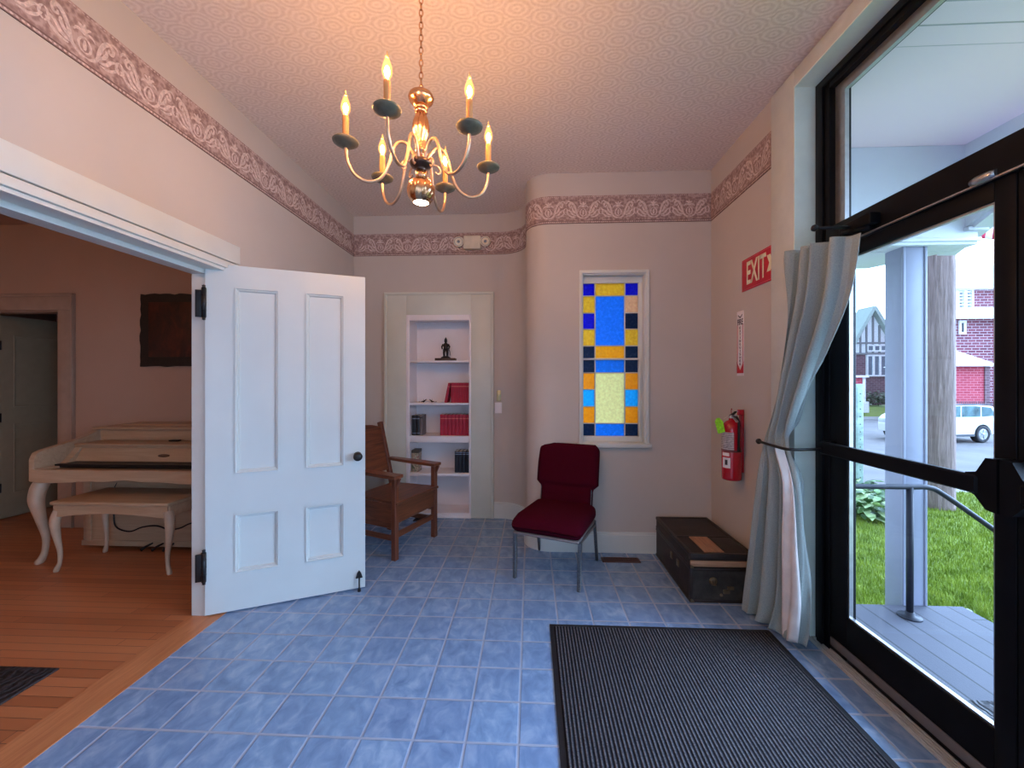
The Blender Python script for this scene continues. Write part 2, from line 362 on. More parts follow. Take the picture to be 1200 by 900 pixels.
# back wall around the built-in bookcase (hole X -1.262..-0.600, z 0..2.055)
HX0, HX1, HZ1 = -1.262, -0.600, 2.055
m = MB()
m.box(XL, HX0, YB, YB+0.2, 0, CZ); m.box(HX1, -0.32, YB, YB+0.2, 0, CZ); m.box(HX0, HX1, YB, YB+0.2, HZ1, CZ)
struct(m.build('wall_back', WALL))
curve = arc(-0.32, YB-0.28, 0.28, 90, 0, 20)+arc(0.16, YS+0.2, 0.2, 180, 270, 20)
m = MB().strip(curve, 0, CZ, 0.12, sm=True)
struct(m.build('wall_curve', WALL))
WX0, WX1, WZ0, WZ1 = 0.415, 0.93, 0.875, 2.262
m = MB()
m.box(0.16, WX0, YS, YS+0.2, 0, CZ); m.box(WX1, XR+0.22, YS, YS+0.2, 0, CZ); m.box(WX0, WX1, YS, YS+0.2, 0, WZ0); m.box(WX0, WX1, YS, YS+0.2, WZ1, CZ)
struct(m.build('wall_alcove', WALL))
OY0, OY1, OZ1 = 0.45, 2.272, 2.976                                   # glazed entrance opening in the right wall
m = MB()
m.box(XR, XR+0.22, OY1, YS+0.2, 0, CZ); m.box(XR, XR+0.22, OY0, OY1, OZ1, CZ); m.box(XR, XR+0.22, -0.25, OY0, 0, CZ)
m.box(XR, XR+0.22, -2.9, -0.25, 0, 0.5); m.box(XR, XR+0.22, -2.9, -0.25, 2.8, CZ); m.box(XR, XR+0.22, YR, -2.9, 0, CZ)
struct(m.build('wall_right', WALL))
RWX0, RWX1 = -1.7, 0.3  # unseen opening added for the rear fill light
m = MB().box(PX0, RWX0, YR-0.15, YR, 0, CZ).box(RWX1, XR+0.22, YR-0.15, YR, 0, CZ).box(RWX0, RWX1, YR-0.15, YR, 0, 0.6).box(RWX0, RWX1, YR-0.15, YR, 2.7, CZ)
struct(m.build('wall_rear', WALL))
m = MB().box(PX0-0.15, PX0, YR, 5.2, 0, CZ)
struct(m.build('wall_parlor_side', PARLOR))
DX0, DX1 = -5.30, -4.47
m = MB()
m.box(PX0, DX0, PY1, PY1+0.12, 0, CZ); m.box(DX1, -1.99, PY1, PY1+0.12, 0, CZ); m.box(DX0, DX1, PY1, PY1+0.12, 2.06, CZ)
struct(m.build('wall_parlor_back', PARLOR))
m = MB().box(PX0, -1.99, 5.05, 5.2, 0, CZ).box(-4.3, -4.2, PY1+0.12, 5.05, 0, CZ)
struct(m.build('wall_closet', PARLOR))
m = MB()
m.box(DX1, DX1+0.14, PY1-0.025, PY1, 0, 2.06, bev=0.004); m.box(DX0-0.14, DX0, PY1-0.025, PY1, 0, 2.06, bev=0.004)
m.box(DX0-0.14, DX1+0.14, PY1-0.025, PY1, 2.06, 2.19, bev=0.004); m.box(DX0-0.16, DX1+0.155, PY1-0.035, PY1, 2.19, 2.215, bev=0.004)
m.box(DX1+0.14, DX1+0.155, PY1-0.035, PY1, 0, 2.19, bev=0.003)
m.box(DX1-0.015, DX1, PY1, PY1+0.12, 0, 2.06); m.box(DX0, DX0+0.015, PY1, PY1+0.12, 0, 2.06); m.box(DX0, DX1, PY1, PY1+0.12, 2.045, 2.06)
struct(m.build('trim_parlor_door', TRIMP))
m = MB().box(DX1+0.16, -1.99, PY1-0.02, PY1, 0, 0.15, bev=0.004)
struct(m.build('baseboard_parlor', TRIMP))
# baseboards of the vestibule
def baseboard(name, path, h=0.165):
    m = MB(); m.strip(path, 0.0, h-0.02, -0.018, sm=True); m.strip(path, h-0.02, h, -0.01, sm=True); return struct(m.build(name, WHITE))
baseboard('baseboard_left', [(XL, 2.46), (XL, YB)])
baseboard('baseboard_back', [(-0.383, YB)]+curve+[(XR, YS)])
baseboard('baseboard_right', [(XR, YS-0.02), (XR, 2.49)])
# ------------------------------------------------------------------ scrolled wallpaper border
def border():
    z0, z1 = 2.668, 2.892
    path = [Vector((XL, YR)), Vector((XL, YB))]+[Vector(p) for p in [(-0.32, YB)]+curve[1:]+[(XR, YS), (XR, 2.487)]]
    m = MB(); m.strip(path, z0, z1, -0.003, 0, sm=False)
    cum = [0.0]
    for a, b in zip(path, path[1:]): cum.append(cum[-1]+(b-a).length)
    L = cum[-1]
    def at(s, h, off):
        s = min(max(s, 0.0), L-1e-5); i = max(k for k in range(len(path)-1) if cum[k] <= s); d = (path[i+1]-path[i]).normalized()
        p = path[i]+d*(s-cum[i]); n = Vector((d.y, -d.x)); return Vector((p.x+n.x*off, p.y+n.y*off, z0+h))
    corners = [cum[1], L-(path[-1]-path[-2]).length]
    def ribbon(pts, w, mi=1, off=0.0045):
        if any(min(p[0] for p in pts)-0.004 < c < max(p[0] for p in pts)+0.004 for c in corners): return
        if pts[0][0] < 0.02 or max(p[0] for p in pts) > L-0.01: return
        N = len(pts); a, b = [], []
        for i, p in enumerate(pts):
            t = Vector(pts[min(i+1, N-1)])-Vector(pts[max(i-1, 0)])
            if t.length < 1e-9: t = Vector((1, 0))
            t.normalize(); ww = w*(0.35+0.65*math.sin(PI*min(1, max(0, (i+0.6)/(N-0.4)))))
            a.append(m.bm.verts.new(at(p[0]-t.y*ww, p[1]+t.x*ww, off-0.0012))); b.append(m.bm.verts.new(at(p[0]+t.y*ww, p[1]-t.x*ww, off)))
        for i in range(N-1):
            f = m.bm.faces.new((a[i], a[i+1], b[i+1], b[i])); f.material_index = mi
    def cr(pts, n=4): return [tuple(v[:2]) for v in smooth_path([(x, y, 0) for x, y in pts], n)]
    P = 0.282
    motifs = []
    for sg in (-1, 1):
        motifs.append(([(0, .030), (.022*sg, .032), (.048*sg, .055), (.058*sg, .095), (.075*sg, .135), (.097*sg, .155), (.115*sg, .142), (.112*sg, .122), (.098*sg, .122), (.097*sg, .135)], .0085))
        motifs.append(([(.052*sg, .065), (.075*sg, .082), (.088*sg, .108), (.083*sg, .118)], .007))
        motifs.append(([(.056*sg, .050), (.085*sg, .060), (.107*sg, .088), (.128*sg, .098)], .007))
        motifs.append(([(.060*sg, .040), (.095*sg, .042), (.122*sg, .060), (.138*sg, .082)], .006))
        motifs.append(([(0, .045), (.018*sg, .055), (.024*sg, .078), (.014*sg, .100), (0, .108)], .0045))
        motifs.append(([(0, .118), (.015*sg, .128), (.032*sg, .126), (.042*sg, .112)], .006))
        motifs.append(([(0, .122), (.012*sg, .145), (.025*sg, .152)], .0055))
        motifs.append(([(.1*sg, .158), (.118*sg, .168), (.132*sg, .160), (.138*sg, .145)], .0055))
        motifs.append(([(.141*sg, .060), (.128*sg, .075), (.131*sg, .10), (.141*sg, .112)], .005))
    motifs.append(([(0, .12), (0, .14), (0, .162)], .007)); motifs.append(([(0, .056), (0, .075), (0, .096)], .007))
    k = 0; s = cum[1] % P
    while s < L:
        if s > 2.6:
            for pts, w in motifs: ribbon(cr([(s+x*0.985, y+.012) for x, y in pts]), w)
        s += P
    s = 2.6
    while s < L-0.02:
        if all(abs(s-c) > 0.02 for c in corners):
            for h, w, mi in ((.0095, .0045, 1), (.214, .003, 1)):
                ribbon([(s-.005, h), (s, h+.001), (s+.005, h)], w, mi)
        s += 0.0165
    struct(m.build('trim_wallpaper_border', [BAND, BANDL]))
    m = MB()
    for h0, h1 in ((0.0, 0.004), (0.0165, 0.021)): m.strip(path, z0+h0, z0+h1, -0.0042)
    struct(m.build('trim_border_line', BANDD))
border()
# ------------------------------------------------------------------ glazed entrance
EX0, EX1 = 1.53, 1.64
LINING = M('pale_green_lining_paint', rgb(222, 238, 226), 0.4, var=.02)
m = MB()                                                             # white lining and casing
m.box(1.42, XR, OY1, OY1+0.21, 0, OZ1+0.09, bev=0.004); m.box(1.42, XR, OY0-0.21, OY0, 0, OZ1+0.09, bev=0.004); m.box(1.42, XR, OY0, OY1, OZ1, OZ1+0.09, bev=0.004)
struct(m.build('trim_entrance', M('entrance_casing_paint', rgb(206, 206, 196), 0.38, var=.02)))
m = MB(); m.box(1.421, EX0+0.02, OY1-0.006, OY1+0.004, 0, OZ1); m.box(1.421, EX0+0.02, OY0-0.004, OY0+0.006, 0, OZ1); m.box(1.421, EX0+0.02, OY0, OY1, OZ1-0.006, OZ1+0.004)
struct(m.build('trim_entrance_lining', LINING))
m = MB()
for a, b in ((OY1-0.108, OY1), (OY0, OY0+0.108)):
    m.box(EX0, EX1, a, b, 0.0, OZ1, bev=0.003)
    m.box(EX0-0.012, EX0, a+0.035, b-0.03, 0.0, OZ1-0.05, bev=0.002)
m.box(EX0, EX1, OY0+0.108, OY1-0.108, 2.89, OZ1, bev=0.003); m.box(EX0-0.012, EX0, OY0+0.05, OY1-0.05, 2.92, 2.95, bev=0.002)
m.box(EX0-0.012, EX1, OY0+0.1, OY1-0.1, 2.055, 2.172, bev=0.004)
struct(m.build('trim_door_frame', BLACK))
m = MB()
for a, b in ((OY1-0.172, OY1-0.108), (OY0+0.108, OY0+0.172)): m.box(EX0+0.03, EX0+0.05, a, b, 2.172, 2.89)
m.box(EX0+0.03, EX0+0.05, OY0+0.172, OY1-0.172, 2.84, 2.89)
struct(m.build('trim_glazing_bead', ALU))
m = MB().box(EX0+0.055, EX0+0.063, OY0+0.1, OY1-0.1, 2.165, 2.9)
struct(m.build('window_1', GLASS))
m = MB()                                                             # grooved threshold track
m.box(1.49, 1.655, OY0, OY1-0.005, 0.0, 0.012, bev=0.002)
for i in range(6): m.box(1.494+i*0.0125, 1.500+i*0.0125, OY0, OY1-0.005, 0.010, 0.018, bev=0.0015)
struct(m.build('trim_door_track', TRACK))
def leaf(name, y_hinge, y_meet, label):
    a, b = min(y_hinge, y_meet), max(y_hinge, y_meet); hi = y_hinge == b
    ga, gb = (a+0.062, b-0.108) if hi else (a+0.108, b-0.062)
    t = struct(thing(name, label, 'door'))
    m = MB(); m.box(EX0+0.005, EX0+0.05, a, ga, 0.02, 2.05, bev=0.003); m.box(EX0+0.005, EX0+0.05, gb, b, 0.02, 2.05, bev=0.003)
    m.box(EX0+0.005, EX0+0.05, ga, gb, 0.02, 0.232, bev=0.003); m.box(EX0+0.005, EX0+0.05, ga, gb, 1.985, 2.05, bev=0.003)
    m.build('door_frame', BLACK, t)
    m = MB()
    for y0, y1, z0, z1 in ((ga, ga+0.008, 0.232, 1.985), (gb-0.008, gb, 0.232, 1.985), (ga, gb, 0.232, 0.241), (ga, gb, 1.977, 1.985)): m.box(EX0+0.012, EX0+0.03, y0, y1, z0, z1)
    m.build('glazing_bead', ALU, t)
    MB().box(EX0+0.024, EX0+0.03, ga, gb, 0.232, 1.985).build('glass_pane', GLASS, t)
    MB().box(EX0-0.004, EX0+0.006, a+0.01, b-0.01, 0.045, 0.085, bev=0.002).build('door_sweep', M('door_sweep_rubber', rgb(105, 98, 95), 0.7), t)
    m = MB(); zb = 1.05; y0, y1 = (gb+0.10, ga-0.005) if hi else (ga-0.10, gb+0.005)
    m.bar((EX0-0.045, y0, zb), (EX0-0.045, y1, zb-0.005), 0.062, 0.028, up=(1, 0, 0), bev=0.006)
    m.box(EX0-0.05, EX0+0.006, min(y0, y0+0.04*(1 if y1 < y0 else -1)*-1), max(y0, y0+0.04*(1 if y1 < y0 else -1)*-1), zb-0.035, zb+0.035, bev=0.006)
    e = y1; sg = 1 if y0 > y1 else -1
    m.prism([(e+0.04*sg, zb-0.032), (e+0.04*sg, zb+0.030), (e+0.006*sg, zb+0.038), (e-0.022*sg, zb+0.088), (e-0.055*sg, zb+0.09), (e-0.055*sg, zb-0.085), (e-0.022*sg, zb-0.08), (e+0.012*sg, zb-0.040)], EX0-0.052, EX0+0.006, 'x')
    m.build('push_bar', BLACK, t)
    return t
l1 = leaf('door_1', OY1-0.108, 1.362, 'black framed glass entrance door with a push bar')
l2 = leaf('door_2', OY0+0.108, 1.358, 'black framed glass door leaf at the edge of the photo')
m = MB(); m.box(EX0-0.006, EX0+0.006, 1.30, 1.345, 0.99, 1.07, bev=0.004); m.box(EX0-0.014, EX0, 1.305, 1.34, 1.035, 1.05, bev=0.003); m.build('lock_plate', M('dull_lock_metal', rgb(120, 112, 104), 0.4, 0.8), l2)
m = MB(); m.box(EX0-0.06, EX0-0.012, 1.84, 2.02, 2.075, 2.125, bev=0.006)
m.tube([(EX0-0.055, 2.0, 2.085), (EX0-0.05, 1.93, 2.075), (EX0-0.03, 1.87, 2.07)], 0.012, 8)
tag(m.build('door_closer', BLACK), 'black door closer body on the transom bar above the curtain', 'door closer')
m = MB(); m.box(EX0-0.016, EX0-0.006, OY0+0.15, 2.06, 2.052, 2.058)
struct(m.build('trim_transom_line', ALU))
tag(MB().tube([(EX0-0.012, 1.40, 2.068), (EX0-0.014, 1.42, 2.068), (EX0-0.014, 1.455, 2.068), (EX0-0.012, 1.475, 2.068)], [0.012, 0.016, 0.016, 0.012], 10).build('latch_roller', ALU), 'pale metal roller catch on the black transom bar', 'catch')
# unseen side window, added to brighten the near half of the vestibule
m = MB()
for a, b, c, d in ((-2.9, -2.82, 0.5, 2.8), (-0.33, -0.25, 0.5, 2.8), (-2.82, -0.33, 0.5, 0.58), (-2.82, -0.33, 2.72, 2.8), (-1.62, -1.53, 0.58, 2.72)): m.box(EX0, EX1, a, b, c, d)
struct(m.build('trim_added_window', WHITE))
struct(MB().box(EX0+0.05, EX0+0.058, -2.85, -0.3, 0.55, 2.75).build('window_added', GLASS))
# ------------------------------------------------------------------ stained glass window
def stained_window():
    t = struct(thing('window_2', 'tall stained glass sash window of blue, yellow and orange panes', 'window'))
    m = MB(); c = 0.022
    for x0, x1, z0, z1 in ((WX0-c, WX0+0.004, WZ0, WZ1+c), (WX1-0.004, WX1+c, WZ0, WZ1+c), (WX0, WX1, WZ1-0.004, WZ1+c)): m.box(x0, x1, YS-0.018, YS+0.004, z0, z1, bev=0.003)
    m.box(WX0-c-0.015, WX1+c+0.015, YS-0.035, YS+0.01, WZ0-0.025, WZ0+0.008, bev=0.004)
    for x0, x1, z0, z1 in ((WX0-0.002, WX0+0.012, WZ0, WZ1), (WX1-0.012, WX1+0.002, WZ0, WZ1), (WX0, WX1, WZ1-0.012, WZ1), (WX0, WX1, WZ0, WZ0+0.012)): m.box(x0, x1, YS, YS+0.14, z0, z1)
    m.build('window_casing', WHITE, t)
    GY = YS+0.085; gx0, gx1, gz0, gz1 = 0.434, 0.886, 0.932, 2.196
    U = lambda p: gx0+(p-85)/240.0*(gx1-gx0)
    V = lambda p: gz1-(p-113)/684.0*(gz1-gz0)
    cols = ((85, 137), (140, 266), (270, 325))
    rows = ((113, 167), (171, 244), (247, 317), (320, 391), (396, 449), (457, 511), (517, 587), (591, 663), (668, 739), (744, 797))
    C = dict(D=(0.008, 0.008, 0.66, 1), Y=(0.95, 0.62, 0.11, 1), N=(0.008, 0.075, 0.16, 1), P=(0.95, 0.60, 0.40, 1), O=(1.0, 0.50, 0.008, 1), C=(0.04, 0.58, 0.90, 1), B=(0.08, 0.38, 0.84, 1), G=(0.95, 0.84, 0.48, 1), A=(0.98, 0.54, 0.015, 1), L=(0.04, 0.36, 0.76, 1))
    keys = list(C); mats = [stained('stained_glass_'+k.lower(), C[k]) for k in keys]
    p = MB()
    def pane(c0, c1, r0, r1, k): p.box(U(c0)-0.003, U(c1)+0.003, GY-0.002, GY+0.002, V(r1)-0.003, V(r0)+0.003, keys.index(k))
    for ci, seq in ((0, 'DYDYNNOCON'), (2, 'DPNYNNOCON')):
        for r, k in zip(rows, seq): pane(*cols[ci], *r, k)
    for r0, r1, k in ((113, 167, 'Y'), (171, 391, 'B'), (396, 449, 'A'), (457, 511, 'L'), (517, 739, 'G'), (744, 797, 'L')): pane(*cols[1], r0, r1, k)
    p.build('stained_pane', mats, t)
    m = MB()
    for x0, x1, z0, z1, dy in ((WX0+0.012, gx0, V(452), WZ1-0.012, 0), (gx1, WX1-0.008, WZ0+0.01, WZ1-0.008, 0), (WX0+0.008, WX1-0.008, gz1, WZ1-0.012, 0), (WX0+0.012, WX1-0.012, V(456), V(449), 0),
                               (WX0+0.012, gx0, WZ0+0.012, V(450), -0.02), (gx1, WX1-0.03, WZ0+0.012, V(450), -0.02), (WX0+0.012, WX1-0.03, WZ0+0.012, gz0, -0.02), (WX0+0.012, WX1-0.03, V(457), V(449), -0.02)):
        m.box(x0, x1, GY-0.02+dy, GY+0.02, z0, z1, bev=0.002)
    for px in (138.5, 268): m.box(U(px)-0.005, U(px)+0.005, GY-0.01, GY+0.01, gz0, gz1, bev=0.002)
    for ci in (0, 2):
        for a, b in zip(rows, rows[1:]):
            z = V((a[1]+b[0])/2); m.box(U(cols[ci][0]), U(cols[ci][1]), GY-0.01, GY+0.01, z-0.004, z+0.004, bev=0.002)
    for y in (169, 393.5, 514, 741.5): z = V(y); m.box(U(140), U(266), GY-0.01, GY+0.01, z-0.004, z+0.004, bev=0.002)
    m.build('sash', WHITE, t)
stained_window()
# ------------------------------------------------------------------ open panelled door
def panel_door():
    t = thing('panel_door', 'white four panel interior door standing open on black hinges', 'door', (-1.905, 2.305, 0), math.radians(25.11))
    m = MB(); T = 0.042
    for x0, x1, z0, z1 in ((0, .145, .012, 2.08), (.755, .883, .012, 2.08), (.38, .525, .235, .59), (.38, .525, .83, 1.95), (.145, .755, .012, .235), (.145, .755, .59, .83), (.145, .755, 1.95, 2.08)):
        m.box(x0, x1, 0, T, z0, z1)
    for x0, x1, z0, z1 in ((-.0005, .002, .012, 2.08),): m.box(x0, x1, 0.002, T, z0, z1)
    m.box(.797, .7985, -.0006, .001, .012, 2.08)
    m.build('door_slab', DOORW, t)
    for x0, x1, z0, z1 in ((.145, .38, .83, 1.95), (.525, .755, .83, 1.95), (.145, .38, .235, .59), (.525, .755, .235, .59)):
        m = MB(); m.box(x0, x1, .015, .030, z0, z1)
        for yy, sg in ((0.0, 1), (T, -1)):
            o, i = 0.0, .024
            prof = [(0, -.006), (.007, -.007), (.012, .001), (.017, .001), (.024, .015)]
            loops = []
            for d, y in prof: loops.append([m.bm.verts.new((xx, yy+y*sg, zz)) for xx, zz in ((x0+d, z0+d), (x1-d, z0+d), (x1-d, z1-d), (x0+d, z1-d))])
            for a, b in zip(loops, loops[1:]):
                for k in range(4): m.bm.faces.new((a[k], a[(k+1) % 4], b[(k+1) % 4], b[k]))
        bmesh.ops.recalc_face_normals(m.bm, faces=m.bm.faces[:])
        m.build('panel', DOORW, t)
    for z in (1.845, .30):
        m = MB(); m.tube([(-.004, -.010, z-.085), (-.004, -.010, z+.085)], .0125, 10); m.lathe([(0, z+.085), (.012, z+.085), (.007, z+.093), (.010, z+.100), (0, z+.106)], 10, mat=Matrix.Translation((-.004, -.010, 0)))
        m.lathe([(0, z-.085), (.012, z-.085), (.007, z-.093), (.010, z-.098), (0, z-.104)], 10, mat=Matrix.Translation((-.004, -.010, 0)))
        for k in (-.043, 0, .043): m.lathe([(.0125, z+k-.002), (.0142, z+k), (.0125, z+k+.002)], 10, mat=Matrix.Translation((-.004, -.010, 0)))
        m.box(-.048, -.004, -.006, .004, z-.085, z+.075, bev=.002)
        m.build('hinge', BLACKM, t)
    m = MB(); R = Matrix.Translation((.836, 0, .892)) @ Matrix.Rotation(PI/2, 4, 'X')
    m.lathe([(0, 0), (.026, 0), (.026, .005), (.012, .009), (.010, .03), (.022, .036), (.029, .048), (.026, .060), (.012, .066), (0, .067)], 20, mat=R)
    R2 = Matrix.Translation((.836, T, .892)) @ Matrix.Rotation(-PI/2, 4, 'X'); m.lathe([(0, 0), (.026, 0), (.012, .009), (.010, .03), (.029, .048), (.012, .066), (0, .067)], 16, mat=R2)
    m.build('door_knob', BLACKM, t)
    m = MB(); m.prism([(-.022, .082), (.022, .082), (.012, .112), (.0, .130), (-.012, .112)], -.016, 0.0, 'y', mat=Matrix.Translation((.845, 0, 0)), bev=.002)
    m.tube([(.845, -.016, .095), (.845, -.026, .085), (.845, -.028, .02)], .005, 8); m.tube([(.845, -.028, .02), (.845, -.028, .002)], [.009, .011], 10)
    m.build('door_stop', BLACKM, t)
panel_door()
# ------------------------------------------------------------------ built-in bookcase and what stands on it
DEP = 0.27
def bookcase():
    t = thing('built_in_bookcase', 'white built-in bookcase with open shelves set in an old doorway', 'bookcase', (-0.931, YB, 0))
    x = lambda v: v+0.931
    m = MB(); y0 = -.022
    m.box(x(-1.476), x(-1.264), y0, 0, 0, 2.268, bev=.003); m.box(x(-.602), x(-.388), y0, 0, 0, 2.268, bev=.003); m.box(x(-1.264), x(-.602), y0, 0, 2.056, 2.268, bev=.003)
    m.box(x(-1.492), x(-1.466), y0-.014, 0, 0, 2.285, bev=.004); m.box(x(-.398), x(-.372), y0-.014, 0, 0, 2.285, bev=.004); m.box(x(-1.492), x(-.372), y0-.014, 0, 2.262, 2.287, bev=.004)
    m.build('casing', M('greenish_white_paint', rgb(208, 208, 194), 0.42, var=.02, nscale=4), t)
    m = MB()
    m.box(x(-1.264), x(-1.228), -.030, -.002, 0, 2.056, bev=.002); m.box(x(-.622), x(-.602), -.030, -.002, 0, 2.056, bev=.002); m.box(x(-1.228), x(-.622), -.030, -.002, 2.0, 2.056, bev=.002); m.box(x(-1.228), x(-.622), -.030, -.002, 0, .05, bev=.002)
    m.box(x(-1.264), x(-.602), -.036, -.028, 0, .02, bev=.002)
    m.build('face_frame', SHELFW, t)
    m = MB(); m.box(x(-1.25), x(-1.232), 0, DEP, 0, 2.05); m.box(x(-.618), x(-.604), 0, DEP, 0, 2.05); m.box(x(-1.25), x(-.604), DEP-.015, DEP, 0, 2.05); m.box(x(-1.25), x(-.604), 0, DEP, 2.02, 2.05); m.box(x(-1.25), x(-.604), -.002, DEP, .03, .05)
    m.build('carcass', SHELFW, t)
    for z0, z1 in ((1.575, 1.593), (1.142, 1.163), (.762, .826), (.420, .447)):
        MB().box(x(-1.232), x(-.618), -.02, DEP-.015, z0, z1, bev=.002).build('shelf', SHELFW, t)
bookcase()
def book(name, w, h, d, cm, pm, bands=(), bm_=None):
    t = bpy.data.objects.new(name, None); COL.objects.link(t)
    m = MB(); m.prism([(-w/2, d), (-w/2, .004), (-w/4, 0), (w/4, 0), (w/2, .004), (w/2, d), (w/2-.002, d), (w/2-.002, .006), (-w/2+.002, .006), (-w/2+.002, d)], 0, h, 'z')
    c = m.build('cover', cm, t)
    MB().box(-w/2+.002, w/2-.002, .006, d-.004, .003, h-.003).build('pages', pm, t)
    if bands:
        for z0, z1 in bands:
            m = MB(); m.prism([(-w/2-.0006, .006), (-w/2-.0006, .0035), (-w/4, -.0008), (w/4, -.0008), (w/2+.0006, .0035), (w/2+.0006, .006)], h*z0, h*z1, 'z'); m.build('spine_band', bm_, t)
    return t
RED = M('crimson_book_cloth', rgb(168, 22, 52), 0.55, var=.08); PAGE = M('book_pages', rgb(214, 204, 186), 0.8); GOLD = M('gilt_lettering', rgb(214, 120, 110), 0.5)
NAVY = M('navy_book_cloth', rgb(20, 24, 38), 0.55); CHAR = M('charcoal_book_cloth', rgb(26, 27, 32), 0.5); SILV = M('silver_band', rgb(150, 160, 180), 0.4, .4); GREY = M('grey_book_cloth', rgb(112, 100, 100), 0.6)
ORD = ['first', 'second', 'third', 'fourth', 'fifth', 'sixth', 'seventh', 'eighth']
r0 = book('book', .0265, .205, .155, RED, PAGE, ((.80, .835),), GOLD)
xe = -.640
for i in range(7):
    o = r0 if i == 0 else dup(r0, (0, 0, 0))
    o.location = (xe-i*.0275, YB+.03, 1.163); n = ORD[6-i]
    tag(o, 'crimson book, %s from the leaning one, on the higher row of red volumes' % n, 'book', 'crimson books on the second shelf')
lb = dup(r0, (xe-7*.0275-.041, YB+.028, 1.1635)); lb.rotation_euler = (0, math.radians(11.5), 0)
tag(lb, 'crimson book leaning against the upright row on the second shelf', 'book', 'crimson books on the second shelf')
for i in range(8):
    o = dup(r0, (-.6405-i*.0388, YB+.03, .826)); o.scale = (1.38, 1, 1.04)
    tag(o, 'crimson book, %s from the left in the lower row of red volumes' % ORD[7-i], 'book', 'crimson books on the third shelf')
for o in [q for q in bpy.data.objects if q.name.startswith('book')]: pass
b0 = book('book', .038, .205, .15, CHAR, PAGE, ((.82, .86), (.1, .12)), SILV)
for i in range(2):
    o = b0 if i == 0 else dup(b0, (0, 0, 0)); o.location = (-1.204+i*.040, YB+.03, .826)
    tag(o, ['black book at the far left of the third shelf', 'black book between another black one and a grey one on the third shelf'][i], 'book', 'dark books at the left of the third shelf')
g0 = book('book', .030, .207, .15, GREY, PAGE, ((.85, .9),), CHAR); g0.location = (-1.128, YB+.03, .826)
tag(g0, 'dull grey book ending the short dark row on the third shelf', 'book', 'dark books at the left of the third shelf')
n0 = book('book', .036, .215, .15, NAVY, PAGE, ((.86, .885), (.94, .96)), SILV)
for i in range(4):
    o = n0 if i == 0 else dup(n0, (0, 0, 0)); o.location = (-.645-i*.0385, YB+.03, .447)
    tag(o, 'navy book with a silver band, %s from the left on the fourth shelf' % ORD[3-i], 'book', 'navy books on the fourth shelf')
def tin_mat():
    t = NT('printed_tin'); f = t.noise(t.pos(), 22, 4, .6, .8)
    t.base(t.ramp(f, (.3, rgb(40, 36, 34)), (.42, rgb(96, 104, 78)), (.52, rgb(180, 168, 150)), (.62, rgb(132, 70, 60)), (.75, rgb(70, 50, 44)))); t.set(.45); return t.m
t = thing('book_box', 'mottled printed box standing at the left of the fourth shelf', 'box', (-1.19, YB+.06, .447))
MB().box(-.036, .036, -.03, .10, 0, .20, bev=.004).build('box_body', tin_mat(), t); MB().box(-.038, .038, -.032, .102, .196, .226, bev=.004).build('lid', M('box_lid', rgb(70, 66, 60), .5, var=.3, nscale=40), t)
# bronze statuette
t = thing('statuette', 'small dark bronze standing figure on a wooden base, top shelf', 'statuette', (-.885, YB+.10, 1.593))
BRZ = M('dark_bronze', rgb(52, 44, 40), .38, .7, var=.2, nscale=60, bump=.2); 
m = MB(); m.box(-.105, .105, -.05, .05, 0, .03, bev=.004); m.build('base', M('dark_wood_base', rgb(64, 40, 32), .5), t)
m = MB(); m.lathe([(0, .03), (.052, .03), (.05, .04), (.034, .046), (.03, .052), (0, .053)], 18)
for sx in (-1, 1):
    m.tube([(.016*sx, 0, .05), (.018*sx, -.004, .085), (.013*sx, 0, .122)], [.010, .012, .016], 10); m.tube([(.016*sx, .004, .053), (.018*sx, -.018, .052)], [.009, .007], 8)
    m.tube([(.024*sx, 0, .175), (.040*sx, -.004, .150), (.034*sx, -.014, .125)], [.012, .010, .007], 8)
m.tube([(0, 0, .112), (0, 0, .135), (0, 0, .160), (0, .001, .182), (0, 0, .192)], [.026, .022, .027, .021, .011], 14, flat=.75)
m.lathe([(0, .188), (.010, .190), (.015, .202), (.016, .212), (.013, .220), (.016, .222), (.011, .232), (.005, .243), (0, .250)], 14)
m.tube([(.034, -.014, .125), (.044, -.012, .10), (.050, -.004, .06)], [.004, .0035, .002], 6)
m.prism([(-.030, .105), (.030, .105), (.022, .140), (-.022, .140)], -.012, .018, 'y', bev=.004)
m.build('figure', BRZ, t)
# little bird ornaments on a white sheet
o = MB().box(-.10, .10, -.05, .05, 0, .0012).build('paper_sheet', M('white_paper', rgb(238, 228, 228), .8)); o.location = (-1.075, YB+.07, 1.163); tag(o, 'white sheet lying on the second shelf under two bird ornaments', 'paper')
def bird():
    m = MB(); m.tube([(-.03, 0, .006), (-.012, 0, .009), (.006, 0, .012), (.018, 0, .024), (.026, 0, .030), (.034, 0, .029)], [.002, .006, .008, .005, .005, .001], 8)
    m.prism([(-.03, .006), (-.05, .011), (-.048, .004)], -.006, .006, 'y'); m.tube([(0, 0, 0), (0, 0, .008)], [.006, .003], 8); m.tube([(.006, 0, .018), (-.004, 0, .036)], [.003, .0008], 6); return m
o = bird().build('bird_ornament', BRZ); o.location = (-1.11, YB+.07, 1.1642); o.rotation_euler = (0, 0, .2); tag(o, 'tiny dark bird ornament farther from the leaning crimson book', 'ornament', 'bird ornaments')
o2 = o.copy(); COL.objects.link(o2); o2.location = (-1.02, YB+.06, 1.1642); o2.rotation_euler = (0, 0, 2.9); tag(o2, 'tiny dark bird ornament nearer the leaning crimson book', 'ornament', 'bird ornaments')
